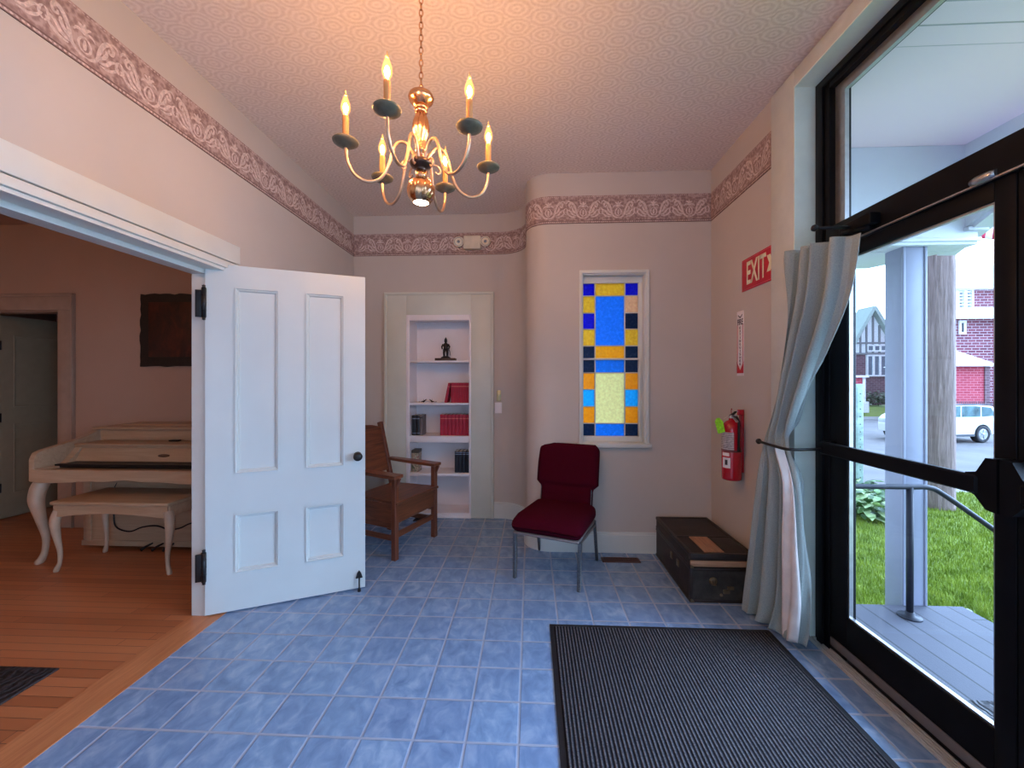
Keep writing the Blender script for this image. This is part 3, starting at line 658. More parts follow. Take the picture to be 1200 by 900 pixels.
# ------------------------------------------------------------------ switch, emergency light, floor registers
t = thing('light_switch', 'brass toggle switch plate above a white cover plate', 'switch', (-.322, YB, 1.235))
BRASSP = M('antique_brass_plate', rgb(186, 164, 118), .35, .6)
MB().box(-.022, .022, -.006, 0, -.055, .055, bev=.002).build('plate', BRASSP, t); MB().box(-.005, .005, -.018, -.005, -.008, .012, bev=.002).build('toggle', BRASSP, t)
t = thing('cover_plate', 'white blank cover plate below the brass light switch', 'plate', (-.327, YB, 1.113))
MB().box(-.036, .036, -.007, 0, -.055, .055, bev=.003).build('plate', SHELFW, t)
t = thing('emergency_light', 'cream two-lamp emergency light on the wallpaper border', 'emergency light', (-.588, YB-.005, 2.777))
CREAM = M('cream_plastic', rgb(222, 208, 182), .45)
MB().box(-.086, .086, -.06, 0, -.066, .066, bev=.008).build('housing', CREAM, t)
LENS = M('lamp_lens', rgb(196, 200, 206), .12, .6, var=.25, nscale=50)
for sx in (-1, 1):
    R = Matrix.Translation((.135*sx, -.035, .006)) @ Matrix.Rotation(PI/2, 4, 'X'); 
    m = MB(); m.lathe([(0, -.03), (.03, -.025), (.046, -.005), (.052, .02), (.048, .022)], 20, mat=R); m.tube([(.08*sx, -.03, 0), (.11*sx, -.03, 0)], .012, 8)
    h = m.build('lamp_head', CREAM, t)
    m = MB(); m.lathe([(.046, .021), (.034, .016), (.016, .020), (.012, .028), (0, .030)], 20, mat=R); m.lathe([(.047, .019), (.040, .024), (.034, .017)], 20, mat=R); m.build('lens', LENS, h)
def register(name, label, loc, lx, ly, c, n):
    t = thing(name, label, 'vent', loc); mt = M(name+'_metal', c, .5, .3)
    m = MB()
    for x0, x1, y0, y1 in ((-lx/2, lx/2, -ly/2, -ly/2+.012), (-lx/2, lx/2, ly/2-.012, ly/2), (-lx/2, -lx/2+.012, -ly/2, ly/2), (lx/2-.012, lx/2, -ly/2, ly/2)): m.box(x0, x1, y0, y1, 0, .006, bev=.002)
    m.box(-lx/2, lx/2, -ly/2, ly/2, 0, .001, 1)
    m.build('frame', [mt, BLACKM], t)
    m = MB()
    for i in range(n): x = -lx/2+.018+(lx-.036)*i/(n-1); m.box(x-.002, x+.002, -ly/2+.012, ly/2-.012, .001, .005)
    m.box(-lx/2+.01, lx/2-.01, -.004, .004, .001, .0052); m.build('grille', mt, t)
register('floor_register', 'brown metal floor register between the burgundy chair and the trunk', (.695, 3.19, 0), .29, .085, rgb(92, 54, 46), 20)
register('floor_register', 'black floor register at the foot of the white bookcase', (-1.10, 4.03, 0), .13, .10, rgb(20, 20, 22), 9)
# ------------------------------------------------------------------ mats
def mat_mat():
    t = NT('ribbed_carpet'); p = t.pos(); sx = t.n('ShaderNodeSeparateXYZ'); t.l(p, sx.inputs[0]); r = t.m2('SINE', t.m2('MULTIPLY', sx.outputs[0], 2*PI/.0165)); f = t.noise(p, 170, 3, .7)
    rr = t.m2('MULTIPLY_ADD', r, .5, .5); h = t.m2('MULTIPLY', rr, f)
    t.base(t.ramp(h, (.06, rgb(28, 29, 36)), (.30, rgb(64, 64, 70)), (.56, rgb(116, 112, 114)))); t.set(.95, spec=.15); t.bump(t.m2('ADD', rr, f), .9, .005); return t.m
t = thing('entrance_mat', 'large charcoal ribbed entrance mat on the blue tiles', 'mat', (.715, 1.45, 0))
MB().box(-.583, .583, -.89, .855, 0.001, .009, bev=.004).build('pile', mat_mat(), t)
MB().box(-.607, .607, -.915, .88, 0, .005, bev=.002).build('rubber_border', M('black_rubber', rgb(24, 25, 30), .6, bump=.2), t)
def rug_mat():
    t = NT('fern_pattern_rubber'); p = t.pos(); w = t.n('ShaderNodeTexWave'); w.inputs['Scale'].default_value = 9; w.inputs['Distortion'].default_value = 9; w.inputs['Detail'].default_value = 2; w.inputs['Detail Scale'].default_value = 1.6; t.l(p, w.inputs[0])
    t.base(t.ramp(w.outputs[1], (.4, rgb(14, 12, 14)), (.75, rgb(52, 46, 48)))); t.set(.6); t.bump(w.outputs[1], .8, .006); return t.m
o = MB().box(-.45, .40, -.35, .0, 0, .008, bev=.003).build('door_mat', rug_mat()); o.location = (-2.665, 1.862, 0); tag(o, 'dark patterned mat on the orange wood floor', 'mat')
# ------------------------------------------------------------------ wooden armchair
def armchair():
    t = thing('wooden_armchair', 'brown wooden armchair with flat arms behind the open door', 'chair', (-1.155, 3.435, 0), math.atan2(-.36, .93)-PI/2)
    OAK1 = wood('brown_oak', rgb(84, 42, 26), rgb(128, 70, 44), 2, 1.0, .38); OAK2 = wood('brown_oak_seat', rgb(78, 38, 22), rgb(132, 74, 44), 0, .8, .35); OAK3 = wood('brown_oak_arm', rgb(90, 48, 30), rgb(140, 80, 52), 1, 1.0, .33)
    hw = .262; yf, yb = .215, -.235                                # local +y is the front
    for sx in (-1, 1):
        MB().bar((sx*hw, yf, 0), (sx*hw, yf, .635), .045, .042, up=(0, 1, 0), bev=.004).build('front_leg', OAK1, t)
        m = MB(); m.bar((sx*hw*.93, yb-.03, 0), (sx*hw*.93, yb, .42), .04, .045, up=(0, 1, 0), bev=.004); m.bar((sx*hw*.93, yb, .41), (sx*hw*.93, yb-.15, 1.0), .04, .042, up=(0, 1, 0), bev=.004); m.build('rear_leg', OAK1, t)
        m = MB(); m.prism([(sx*hw-.032, -.29), (sx*hw+.030, -.29), (sx*hw+.052, .05), (sx*hw+.052, .255), (sx*hw-.052, .255), (sx*hw-.05, .05)], .0, .026, 'z', bev=.005)
        a = m.build('arm', OAK3, t); a.location = (0, 0, .640); a.rotation_euler = (-.03, 0, 0)
        m = MB(); m.prism([(yf+.018, .635), (yf+.018+.035, .635), (yf+.02, .56)], sx*hw-.010, sx*hw+.010, 'x'); m.build('corbel', OAK1, t)
        MB().bar((sx*hw, yf, .335), (sx*hw*.93, yb, .335), .022, .19, up=(0, 0, 1), bev=.003).build('side_rail', OAK3, t)
        MB().bar((sx*hw, yf, .165), (sx*hw*.93, yb-.02, .165), .02, .04, up=(0, 0, 1), bev=.003).build('stretcher', OAK3, t)
    MB().bar((-hw, yf, .355), (hw, yf, .355), .024, .15, bev=.003).build('front_rail', OAK2, t)
    MB().bar((-hw, yf-.005, .185), (hw, yf-.005, .185), .022, .045, bev=.003).build('stretcher', OAK2, t)
    MB().bar((-hw*.93, yb, .34), (hw*.93, yb, .34), .022, .16, bev=.003).build('rear_rail', OAK2, t)
    MB().prism([(-hw-.02, yf+.035), (hw+.02, yf+.035), (hw-.025, yb+.01), (-hw+.025, yb+.01)], .430, .452, 'z', bev=.005).build('seat', OAK2, t)
    m = MB(); k = lambda z: yb-.15*(z-.41)/.59
    m.prism([(-hw*.9, .565), (hw*.9, .565), (hw*.9, .955), (hw*.5, .982), (0, .992), (-hw*.5, .982), (-hw*.9, .955)], -.010, .010, 'y', bev=.003)
    for v in m.bm.verts: v.co.y += k(v.co.z)
    m.build('back_panel', OAK2, t)
armchair()
# ------------------------------------------------------------------ burgundy stacking chair
def red_chair():
    t = thing('burgundy_chair', 'burgundy upholstered stacking chair with grey metal legs under the stained glass', 'chair', (.188, 3.0, 0), math.atan2(-.93, -.37)-PI/2)
    FAB = NT('burgundy_fabric'); p = FAB.pos(); f = FAB.noise(p, 260, 3, .7); FAB.base(FAB.ramp(f, (.3, rgb(52, 5, 18)), (.7, rgb(80, 11, 30)))); FAB.set(.95, spec=.05); FAB.bump(f, .35, .003); FAB = FAB.m
    MET = M('hammered_grey_metal', rgb(112, 114, 116), .3, .85, var=.15, nscale=120); PIP = M('grey_edge_trim', rgb(120, 112, 112), .5)
    hw = .235
    def warp(c):
        c = c.copy(); fy = (c.y+.26)/.52; c.z += .012*(1-(c.x/.25)**2)*(1 if c.z > .39 else 0); c.z -= .02*(1-fy)*0+.03*max(0, fy-.85)/.15*(1 if c.z > .4 else 0); c.x *= 1+.04*fy; return c
    MB().sbox(-.245, .245, -.24, .27, .335, .445, .045, warp=warp).build('seat', FAB, t)
    m = MB(); m.box(-.235, .235, -.23, .255, .318, .337, bev=.006); m.build('seat_pan', PIP, t)
    rake = lambda z: -.225-.10*(z-.38)/.5
    def outline(w0, w1): return None
    P = [(-.205, .405), (.205, .405), (.208, .545), (.236, .575), (.240, .83), (.232, .858), (.205, .878), (0, .885), (-.205, .878), (-.232, .858), (-.240, .83), (-.236, .575), (-.208, .545)]
    m = MB(); b = bmesh.new(); bm_d = .05
    def padfn(u, v, side):
        z = .405+(.885-.405)*v
        w = .212 if z < .545 else (.212+(.040)*min(1, (z-.545)/.035))
        if z > .83: w = .252-.038*((z-.83)/.055)**2
        x = w*(2*u-1); e = min(1, (1-abs(2*u-1))/.14); ez = min(1, v/.07, (1-v)/.07); th = .030*math.sqrt(max(0, 1-(1-e)**2))*math.sqrt(max(0, 1-(1-ez)**2))
        crease = .012*math.exp(-((z-.565)/.016)**2); bul = .012*(1-(2*u-1)**2)*(1 if z > .565 else .3)
        return Vector((x, rake(z)+(th+bul-crease if side > 0 else -th*.55), z))
    N = 24
    for side in (1, -1): m.grid(lambda u, v, s=side: padfn(u, v, s), N, 30)
    bmesh.ops.remove_doubles(m.bm, verts=m.bm.verts[:], dist=.0008); bmesh.ops.recalc_face_normals(m.bm, faces=m.bm.faces[:])
    m.build('backrest', FAB, t)
    for sx in (-1, 1):
        MB().bar((sx*hw*.98, .23, 0), (sx*hw, .215, .325), .025, .025, up=(0, 1, 0), bev=.004).build('leg', MET, t)
        m = MB(); m.bar((sx*hw, -.285, 0), (sx*hw, -.20, .33), .022, .022, up=(0, 1, 0), bev=.004); m.bar((sx*.195, -.205, .315), (sx*.195, -.25, .56), .02, .02, up=(0, 1, 0), bev=.004); m.bar((sx*.19, -.205, .325), (sx*(hw+.011), -.205, .325), .02, .02, bev=.004); m.build('leg', MET, t)
        MB().bar((sx*hw, -.215, .30), (sx*hw, .21, .315), .018, .02, bev=.004).build('side_rail', MET, t)
    MB().bar((-hw, .215, .318), (hw, .215, .318), .018, .018, bev=.004).build('front_rail', MET, t)
red_chair()
# ------------------------------------------------------------------ trunk
def trunk():
    t = thing('trunk', 'old dark brown travel trunk with wooden slats in the corner', 'trunk', (1.0, 2.60, 0))
    lx, ly = .395, .70
    SK = NT('worn_trunk_canvas'); p = SK.pos(); f = SK.noise(p, 9, 6, .65); g = SK.noise(p, 70, 4, .7)
    SK.base(SK.mix(SK.m2('MULTIPLY', g, .5), SK.ramp(f, (.3, rgb(32, 24, 21)), (.55, rgb(50, 38, 33)), (.8, rgb(76, 60, 51))), rgb(32, 24, 22))); SK.set(.6); SK.bump(g, .5, .004); SK = SK.m
    END = NT('worn_trunk_end'); p = END.pos(); f = END.noise(p, 10, 6, .65); END.base(END.ramp(f, (.35, rgb(36, 33, 30)), (.7, rgb(74, 69, 63)))); END.set(.5); END.bump(f, .3, .003); END = END.m
    RIM = M('trunk_edge_binding', rgb(44, 35, 31), .5, var=.2, nscale=25, bump=.3); SL = wood('trunk_slat_wood', rgb(134, 92, 66), rgb(184, 136, 100), 1, 1.2, .55); HW = M('old_brass_fitting', rgb(126, 108, 84), .4, .7, var=.2)
    MB().box(0, lx, .012, ly, 0, .215, bev=.004).build('body', SK, t)
    e = MB().box(.012, lx-.012, .006, .014, .012, .205).build('end_panel', END, t)
    l = MB().box(0, lx, .012, ly, .218, .30, bev=.004).build('lid', SK, t)
    MB().box(.0, lx, .002, .014, .224, .262, bev=.003).build('wood_strip', wood('strip_wood', rgb(150, 110, 82), rgb(200, 158, 122), 0, 1.2, .55), l)
    MB().box(.10, .225, .04, ly*.42, .299, .306, bev=.003).build('wood_slat', SL, l)
    MB().box(.235, lx-.02, .03, ly*.42, .299, .304, bev=.002).build('lid_panel', SK, l)
    m = MB()
    for x0, x1, y0, y1, z0, z1 in ((-.004, .018, .004, ly, .285, .306), (lx-.018, lx+.002, .004, ly, .285, .306), (-.004, lx, .002, .026, .268, .306), (-.004, lx, ly-.02, ly+.002, .285, .306), (-.004, .02, .004, ly, 0, .018), (-.004, lx, .004, .022, 0, .02), (-.004, .016, .003, .020, 0, .215), (lx-.016, lx+.002, .003, .02, 0, .215), (-.004, lx, .004, .02, .198, .216), (-.004, .016, .004, ly, .200, .217), (-.004, .016, .004, ly, .219, .235), (-.004, lx, ly*.42, ly*.42+.02, .298, .306)):
        m.box(x0, x1, y0, y1, z0, z1, bev=.003)
    m.build('edge_binding', RIM, t)
    for x, z, r in ((.02, .02, .022), (.02, .235, .02), (lx-.03, .02, .018)):
        MB().prism(arc(0, 0, r, 0, 90, 6)+[(0, 0)], -.004, .004, 'y', mat=Matrix.Translation((x-.02, .002, z-.018)), bev=.001).build('corner_plate', HW, t)
    m = MB(); m.lathe([(0, 0), (.026, 0), (.026, .004), (.016, .008), (0, .009)], 18, mat=Matrix.Translation((.14, .007, .135)) @ Matrix.Rotation(PI/2, 4, 'X')); m.tube([(.125, -.002, .14), (.13, -.012, .118), (.15, -.012, .118), (.155, -.002, .14)], .004, 8); m.build('latch', HW, t)
    m = MB(); m.box(.20, .24, -.002, .007, .06, .085, bev=.002); m.box(.225, .265, -.002, .007, .085, .105, bev=.002); m.lathe([(0, 0), (.010, 0), (.009, .005), (0, .006)], 12, mat=Matrix.Translation((.19, .007, .05)) @ Matrix.Rotation(PI/2, 4, 'X')); m.build('lock_remnant', HW, t)
    for y in (.22, .34): 
        m = MB(); m.box(-.006, .002, y-.018, y+.018, .13, .175, bev=.003); m.build('side_catch', HW, t)
trunk()
# ------------------------------------------------------------------ curtain and its holdbacks
def curtain():
    Lp = [(1.405, 2.235, 2.077), (1.40, 2.24, 1.84), (1.39, 2.259, 1.613), (1.37, 2.315, 1.274), (1.345, 2.40, 1.041), (1.34, 2.41, .871), (1.31, 2.47, .404), (1.29, 2.53, .04), (1.29, 2.53, .012)]
    Rp = [(1.405, 1.82, 2.022), (1.405, 1.88, 1.754), (1.40, 2.045, 1.45), (1.375, 2.175, 1.167), (1.36, 2.205, 1.058), (1.38, 2.14, .88), (1.40, 2.13, .66), (1.40, 2.115, .318), (1.365, 2.15, .03)]
    Ls = smooth_path(Lp, 8); Rs = smooth_path(Rp, 8); K = len(Ls)-1
    t = thing('curtain', 'pale grey green curtain tied back beside the glass door', 'curtain', (1.37, 2.25, 0)); O = Vector((1.37, 2.25, 0))
    CL = NT('grey_green_linen'); p = CL.pos(); f = CL.noise(p, 220, 3, .7); CL.base(CL.ramp(f, (.3, rgb(140, 150, 148)), (.7, rgb(168, 178, 174)))); CL.set(.8, spec=.2); CL.b.inputs['Sheen Weight'].default_value = .2; CL.bump(f, .15, .002); CL = CL.m
    LI = M('white_lining', rgb(226, 216, 210), .8)
    def P(u, v):
        i = v*K; a = int(min(i, K-1)); w = i-a; l = Ls[a].lerp(Ls[a+1], w); r = Rs[a].lerp(Rs[a+1], w); q = l.lerp(r, u)
        tie = math.exp(-((v-.5)/.10)**2); low = max(0, (v-.55)/.45); up = max(0, (.45-v)/.45)
        amp = .042*(1-tie)+.012*tie-.006*low+.010*up
        ph = 2*PI*(3.5*u+.25*math.sin(5*v+2*u))+.6
        fold = math.sin(ph)+.35*math.sin(2.3*ph+1.3*v)
        q.x += -amp*fold*(1-.2*low) - .02*tie*(1-(2*u-1)**2)
        q.y += .010*math.cos(ph*1.7)*(1-tie); q.x = min(q.x, 1.412+.10*(u > .4)*up*0)
        if v > .97 and u > .3: q.z += .015*math.sin(9*u)**2
        return q-O
    m = MB(); m.grid(P, 90, 72); o = m.build('cloth', CL, t); s = o.modifiers.new('thick', 'SOLIDIFY'); s.thickness = .003
    m = MB()
    def Q(u, v):                                                    # turned-back lining strip below the tie
        vv = .515+.475*v; c = P(.66, vv); e = P(.985, vv); w = min(1.0, .06+1.9*v)*(1-.35*max(0, (v-.8)/.2)); q = c.lerp(e, .70+(u-.5)*w*.80); q.x = q.x*.3+(-.045+.02*v)*.7-.030*math.sin(PI*u)**.8+.010*math.sin(9*u+4*v); q.y -= .004; return q
    m.grid(Q, 16, 36); o = m.build('lining', LI, t); s = o.modifiers.new('thick', 'SOLIDIFY'); s.thickness = .002
curtain()
def holdback(label, y, z, x0):
    t = thing('curtain_holdback', label, 'curtain holdback', (x0, y, z), group='black curtain holdbacks')
    L = x0-1.325
    m = MB(); m.tube([(0, 0, 0), (-L, 0, 0)], .0085, 10); m.lathe([(0, 0), (.02, 0), (.02, .006), (.010, .012)], 16, mat=Matrix.Rotation(-PI/2, 4, 'Y')); m.build('rod', BLACKM, t)
    MB().lathe([(0, -.012), (.011, -.010), (.016, 0), (.013, .010), (.006, .014), (0, .015)], 14, mat=Matrix.Translation((-L-.008, 0, 0)) @ Matrix.Rotation(-PI/2, 4, 'Y')).build('finial', BLACKM, t)
holdback('black curtain rod with ball finial at the top of the curtain', 1.955, 2.098, 1.53)
t = thing('curtain_holdback', 'black holdback with ball finial at the waist of the curtain', 'curtain holdback', (1.525, 2.15, 1.042), group='black curtain holdbacks')
MB().tube(smooth_path([(0, 0, 0), (-.10, -.02, 0), (-.20, -.03, 0), (-.232, -.005, 0), (-.238, .06, .002), (-.236, .13, .002), (-.234, .215, .004)], 5), .0075, 10).build('rod', BLACKM, t)
MB().lathe([(0, -.012), (.011, -.010), (.016, 0), (.013, .010), (.006, .014), (0, .015)], 14, mat=Matrix.Translation((-.234, .222, .004)) @ Matrix.Rotation(-PI/2, 4, 'X')).build('finial', BLACKM, t)
# ------------------------------------------------------------------ signs and extinguisher on the right wall
RW = lambda y, z, off=0.0: Matrix(((0, 0, -1, XR-off), (-1, 0, 0, y), (0, 1, 0, z), (0, 0, 0, 1)))
SRED = M('sign_red', rgb(196, 22, 44), .4, var=.02); SCREAM = M('sign_cream', rgb(238, 226, 190), .45, var=.02); SWHITE = M('sign_white', rgb(232, 222, 220), .45, var=.02); SBLK = M('sign_black', rgb(40, 30, 34), .5)
t = thing('exit_sign', 'red EXIT sign with cream letters on the wall by the door casing', 'sign', (0, 0, 0)); t.location = (XR, 2.672, 2.098)
IM = Matrix.Translation((XR, 2.672, 2.098)).inverted()
m = MB(); m.box(-.006, 0, -.181, .181, -.106, .106, bev=.001); m.build('sign_panel', SRED, t)
m = MB(); m.text('EXIT', .150, IM @ RW(2.678, 2.103, .0055), depth=.0015, width=.225, bold=.02); m.build('lettering', SCREAM, t)
m = MB()
for y in (2.535, 2.515): m.prism([(.022, .05), (.005, .05), (-.022, 0), (.005, -.05), (.022, -.05), (-.004, 0)], 0, .0015, 'z', mat=IM @ RW(y, 2.103, .006) @ Matrix.Scale(-1, 4, (1, 0, 0)))
m.build('chevron', SCREAM, t)
PINKL = M('sign_pink_line', rgb(226, 110, 120), .5)
for z in (-.097, .097): MB().box(-.0068, -.0058, -.175, .175, z-.0012, z+.0012).build('border_line', PINKL, t)
t = thing('fire_sign', 'narrow vertical FIRE EXTINGUISHER arrow sign above the extinguisher', 'sign', (XR, 2.881, 1.646)); IM = Matrix.Translation((XR, 2.881, 1.646)).inverted()
MB().box(-.003, 0, -.045, .045, -.223, .223, bev=.0008).build('sign_panel', SWHITE, t)
m = MB(); m.box(-.0036, -.0028, .034, .041, -.16, .13); m.box(-.0036, -.0028, -.041, -.034, -.16, .13); m.prism([(-.045, -.205), (.045, -.205), (.045, -.125), (0, -.185), (-.045, -.125)], .0028, .0036, 'z', mat=Matrix(((0, 0, -1, 0), (-1, 0, 0, 0), (0, 1, 0, 0), (0, 0, 0, 1)))); m.build('red_border', SRED, t)
m = MB(); m.text('FIRE', .040, IM @ RW(2.881, 1.646+.148, .003), depth=.0008, width=.074, bold=.02)
z = .108
for ch in 'EXTINGUISHER': m.text(ch, .016, IM @ RW(2.881, 1.646+z, .003), depth=.0008, width=.004 if ch == 'I' else .019, bold=.01); z -= .0228
m.prism([(-.028, .200), (0, .182), (.028, .200), (.028, .193), (0, .174), (-.028, .193)], .003, .0038, 'z', mat=IM @ RW(2.881, 1.646, 0)); m.build('lettering', SBLK, t)
def extinguisher():
    t = thing('fire_extinguisher', 'red fire extinguisher with a lime tag hanging on the wall', 'fire extinguisher', (1.372, 2.855, .715))
    ER = M('extinguisher_red', rgb(178, 16, 34), .25, var=.03, coat=.4)
    m = MB(); m.lathe([(0, 0), (.055, 0), (.061, .006), (.062, .02), (.062, .345), (.055, .375), (.034, .398), (.018, .405), (.017, .418)], 28); m.build('cylinder', ER, t)
    m = MB(); m.lathe([(.0165, .408), (.0165, .43), (.013, .436), (0, .437)], 14); m.tube([(0, 0, .425), (-.0, .026, .424)], [.009, .012], 10); m.tube([(0, .006, .428), (.0, -.02, .436)], .009, 8); m.build('valve', ALU, t)
    m = MB(); m.prism([(.012, .428), (-.02, .426), (-.055, .408), (-.075, .396), (-.078, .404), (-.055, .420), (-.02, .440), (.012, .440)], -.009, .009, 'x', bev=.002); m.build('carry_handle', ALU, t)
    m = MB(); m.prism([(.016, .440), (-.02, .452), (-.055, .470), (-.058, .463), (-.02, .443), (.016, .430)], -.009, .009, 'x', bev=.002); m.build('lever', BLACKM, t)
    m = MB(); m.tube([(0, .0, .44), (0, .004, .466), (0, .0, .484), (0, -.008, .478)], .0025, 6); m.build('safety_pin', ER, t)
    m = MB(); m.tube([(0, -.02, .425), (.01, -.05, .43), (.015, -.068, .40), (.015, -.070, .30), (.014, -.067, .22)], .008, 8); m.box(.006, .024, -.074, -.060, .20, .23, bev=.003); m.build('hose', BLACKM, t)
    m = MB(); m.lathe([(.0626, .192), (.0635, .193), (.0635, .205), (.0626, .206)], 28); m.build('band', M('band_grey', rgb(120, 60, 62), .4, .3), t)
    def patch(name, a0, a1, z0, z1, mt, parent=t, off=.0004):
        m = MB(); m.grid(lambda u, v: Vector(((.062+off)*math.cos(math.radians(a0+(a1-a0)*u)), (.062+off)*math.sin(math.radians(a0+(a1-a0)*u)), z0+(z1-z0)*v)), 12, 1); return m.build(name, mt, parent)
    lab = NT('instruction_label'); p = lab.pos(); sx = lab.n('ShaderNodeSeparateXYZ'); lab.l(p, sx.inputs[0]); f = lab.noise(p, 60, 3, .6); st = lab.m2('SINE', lab.m2('MULTIPLY', sx.outputs[2], 520.0))
    lab.base(lab.ramp(lab.m2('MULTIPLY_ADD', st, .22, f), (.40, rgb(204, 192, 190)), (.62, rgb(120, 110, 112)))); lab.set(.5)
    patch('label', 160, 258, .198, .325, lab.m); patch('label', 185, 232, .165, .188, SWHITE); lb = patch('label', 188, 238, .085, .155, SWHITE)
    patch('label_mark', 205, 222, .105, .14, SBLK, lb, .0008)
    m = MB(); m.prism([(-.028, 0), (.02, .005), (.024, .075), (.005, .105), (-.012, .105), (-.030, .085)], -.0006, .0006, 'y', mat=Matrix.Translation((-.072, -.022, .318)) @ Matrix.Rotation(math.radians(-48), 4, 'Z') @ Matrix.Rotation(math.radians(-14), 4, 'Y')); tg = m.build('inspection_tag', M('lime_tag', rgb(150, 230, 30), .6, var=.12, nscale=60), t)
    m = MB(); m.tube([(-.060, -.02, .418), (-.03, -.008, .428), (-.012, 0, .43)], .0015, 6); m.build('tag_tie', SWHITE, tg)
    m = MB(); m.box(.058, .073, -.022, .022, .05, .47, bev=.003); m.box(.03, .07, -.03, -.012, .44, .478, bev=.003); m.build('wall_bracket', ER, t)
extinguisher()
# ------------------------------------------------------------------ chandelier
def chandelier():
    t = thing('chandelier', 'brass six arm chandelier with lit candle bulbs hanging on a chain', 'chandelier', (-.446, 1.643, 2.305))
    BR = M('polished_warm_brass', rgb(214, 160, 116), .24, 1.0, var=.06, nscale=30); BR2 = M('satin_brass_tube', rgb(206, 168, 138), .34, .9, var=.05, nscale=30)
    PAN = M('pewter_drip_pan', rgb(108, 96, 76), .5, .2, var=.12, nscale=40); SLEEVE = M('candle_sleeve_glow', rgb(232, 150, 84), .6, var=.05); DARKB = M('dark_brass', rgb(86, 66, 56), .3, .9)  # ivory sleeves: the bulbs' orange glow is put into their colour
    FIL = emit('lit_filament', BULB_COL, BULB_STR)
    bt = NT('lit_candle_bulb_glass'); tr = bt.n('ShaderNodeBsdfTransparent'); tr.inputs[0].default_value = (1.0, .93, .80, 1); em = bt.n('ShaderNodeEmission'); em.inputs[0].default_value = (1.0, .40, .09, 1); em.inputs[1].default_value = 1.1
    ad = bt.n('ShaderNodeAddShader'); bt.l(tr.outputs[0], ad.inputs[0]); bt.l(em.outputs[0], ad.inputs[1]); bt.l(ad.outputs[0], bt.out.inputs[0]); BULB = bt.m; TIP = M('bulb_glass_tip', rgb(255, 196, 120), .15, var=.0); DL = emit('lit_downlight', (1.0, .80, .56, 1), DOWN_STR)
    m = MB(); m.lathe([(0, .245), (.014, .262), (.008, .262), (0, .262)], 14)
    n = 48; prof = [(.012, .262), (.030, .258), (.047, .248), (.052, .236), (.047, .222), (.030, .208), (.020, .200)]
    m.lathe(prof, n); m.lathe([(.020, .202), (.026, .198), (.028, .193), (.026, .188), (.020, .184)], 28); m.lathe([(.020, .186), (.025, .182), (.026, .177), (.020, .171)], 28)
    def gad(u, v):                                                  # twisted gadrooned vase
        z = .172-v*.145; tt = v; r = .017+.016*math.sin(PI*min(1, tt*1.25+.02))**1.2*(1-.25*tt); a = 2*PI*u
        r *= 1+.10*math.cos(10*a+7*tt); return Vector((r*math.cos(a), r*math.sin(a), z))
    m.grid(gad, 80, 24)
    m.lathe([(.017, .03), (.024, .024), (.022, .014), (.014, .008), (.014, -.012), (.026, -.018), (.030, -.024)], 28)
    m.build('column', BR, t)
    m = MB(); m.lathe([(.026, -.016), (.040, -.022), (.047, -.032), (.040, -.044), (.024, -.052), (.020, -.058), (.022, -.064)], 32); m.build('hub', DARKB, t)
    m = MB(); m.lathe([(.022, -.062), (.022, -.098)], 24); m.build('neck', BR, t)
    m = MB()
    def ball(u, v):
        ph = v*2.56; r = .056*math.sin(ph); a = 2*PI*u; r *= 1+.022*math.cos(12*a+4.5*ph)*math.sin(ph)*(1 if ph < 2.3 else 0); return Vector((r*math.cos(a), r*math.sin(a), -.145+.056*math.cos(ph)))
    m.grid(ball, 72, 28); b = m.build('ball', BR, t)
    MB().lathe([(0, -.1905), (.029, -.1905), (.0305, -.1895)], 24).build('downlight', DL, b)
    m = MB(); k = 0; z = .262
    while z < .76:
        P = []
        for i in range(16):
            a = 2*PI*i/16; x, zz = .0075*math.cos(a), .0155*math.sin(a); P.append((x if k % 2 == 0 else 0, 0 if k % 2 == 0 else x, z+.0145+zz))
        m.tube(P, .0022, 6, closed=True); z += .0255; k += 1
    m.build('chain', BR, t)
    m = MB(); m.lathe([(0, .735), (.012, .735), (.022, .748), (.055, .760), (.062, .775), (0, .775)], 24); m.build('ceiling_canopy', BR, t)
    R = .285
    for i in range(6):
        a = math.radians(-158+60*i); c, s_ = math.cos(a), math.sin(a)
        A = lambda r, z: (r*c, r*s_, z)
        path = smooth_path([A(.020, -.030), A(.034, .005), A(.060, .040), A(.092, .036), A(.112, -.005), A(.128, -.065), A(.158, -.118), A(.205, -.138), A(.252, -.118), A(.279, -.070), A(R, -.022), A(R, -.004)], 5)
        ar = MB().tube(path, .0062, 8).build('arm', BR2, t)
        sc = smooth_path([A(.034, -.036), A(.062, -.030), A(.080, -.050), A(.070, -.066), A(.058, -.056)], 5); MB().tube(sc, .004, 6).build('scroll', BR2, ar)
        T = Matrix.Translation(A(R, 0))
        MB().lathe([(.007, -.022), (.012, -.018), (.030, -.012), (.046, -.002), (.0485, .005), (.046, .008), (.034, .004), (.016, .003), (.014, .012), (0, .012)], 28, mat=T).build('drip_pan', PAN, ar)
        MB().lathe([(.0118, .010), (.0118, .098), (.009, .104), (0, .104)], 18, mat=T).build('candle_sleeve', SLEEVE, ar)
        MB().lathe([(.0065, .103), (.010, .110), (.0165, .124), (.0178, .136), (.0148, .152), (.0092, .168), (.0050, .180)], 16, mat=T).build('bulb', BULB, ar)
        MB().lathe([(0, .112), (.0062, .118), (.0088, .130), (.0068, .142), (.0028, .150), (0, .152)], 12, mat=T).build('filament', FIL, ar)
        MB().lathe([(.0050, .180), (.0028, .190), (.0012, .200), (0, .204)], 12, mat=T).build('bulb_tip', TIP, ar)
chandelier()
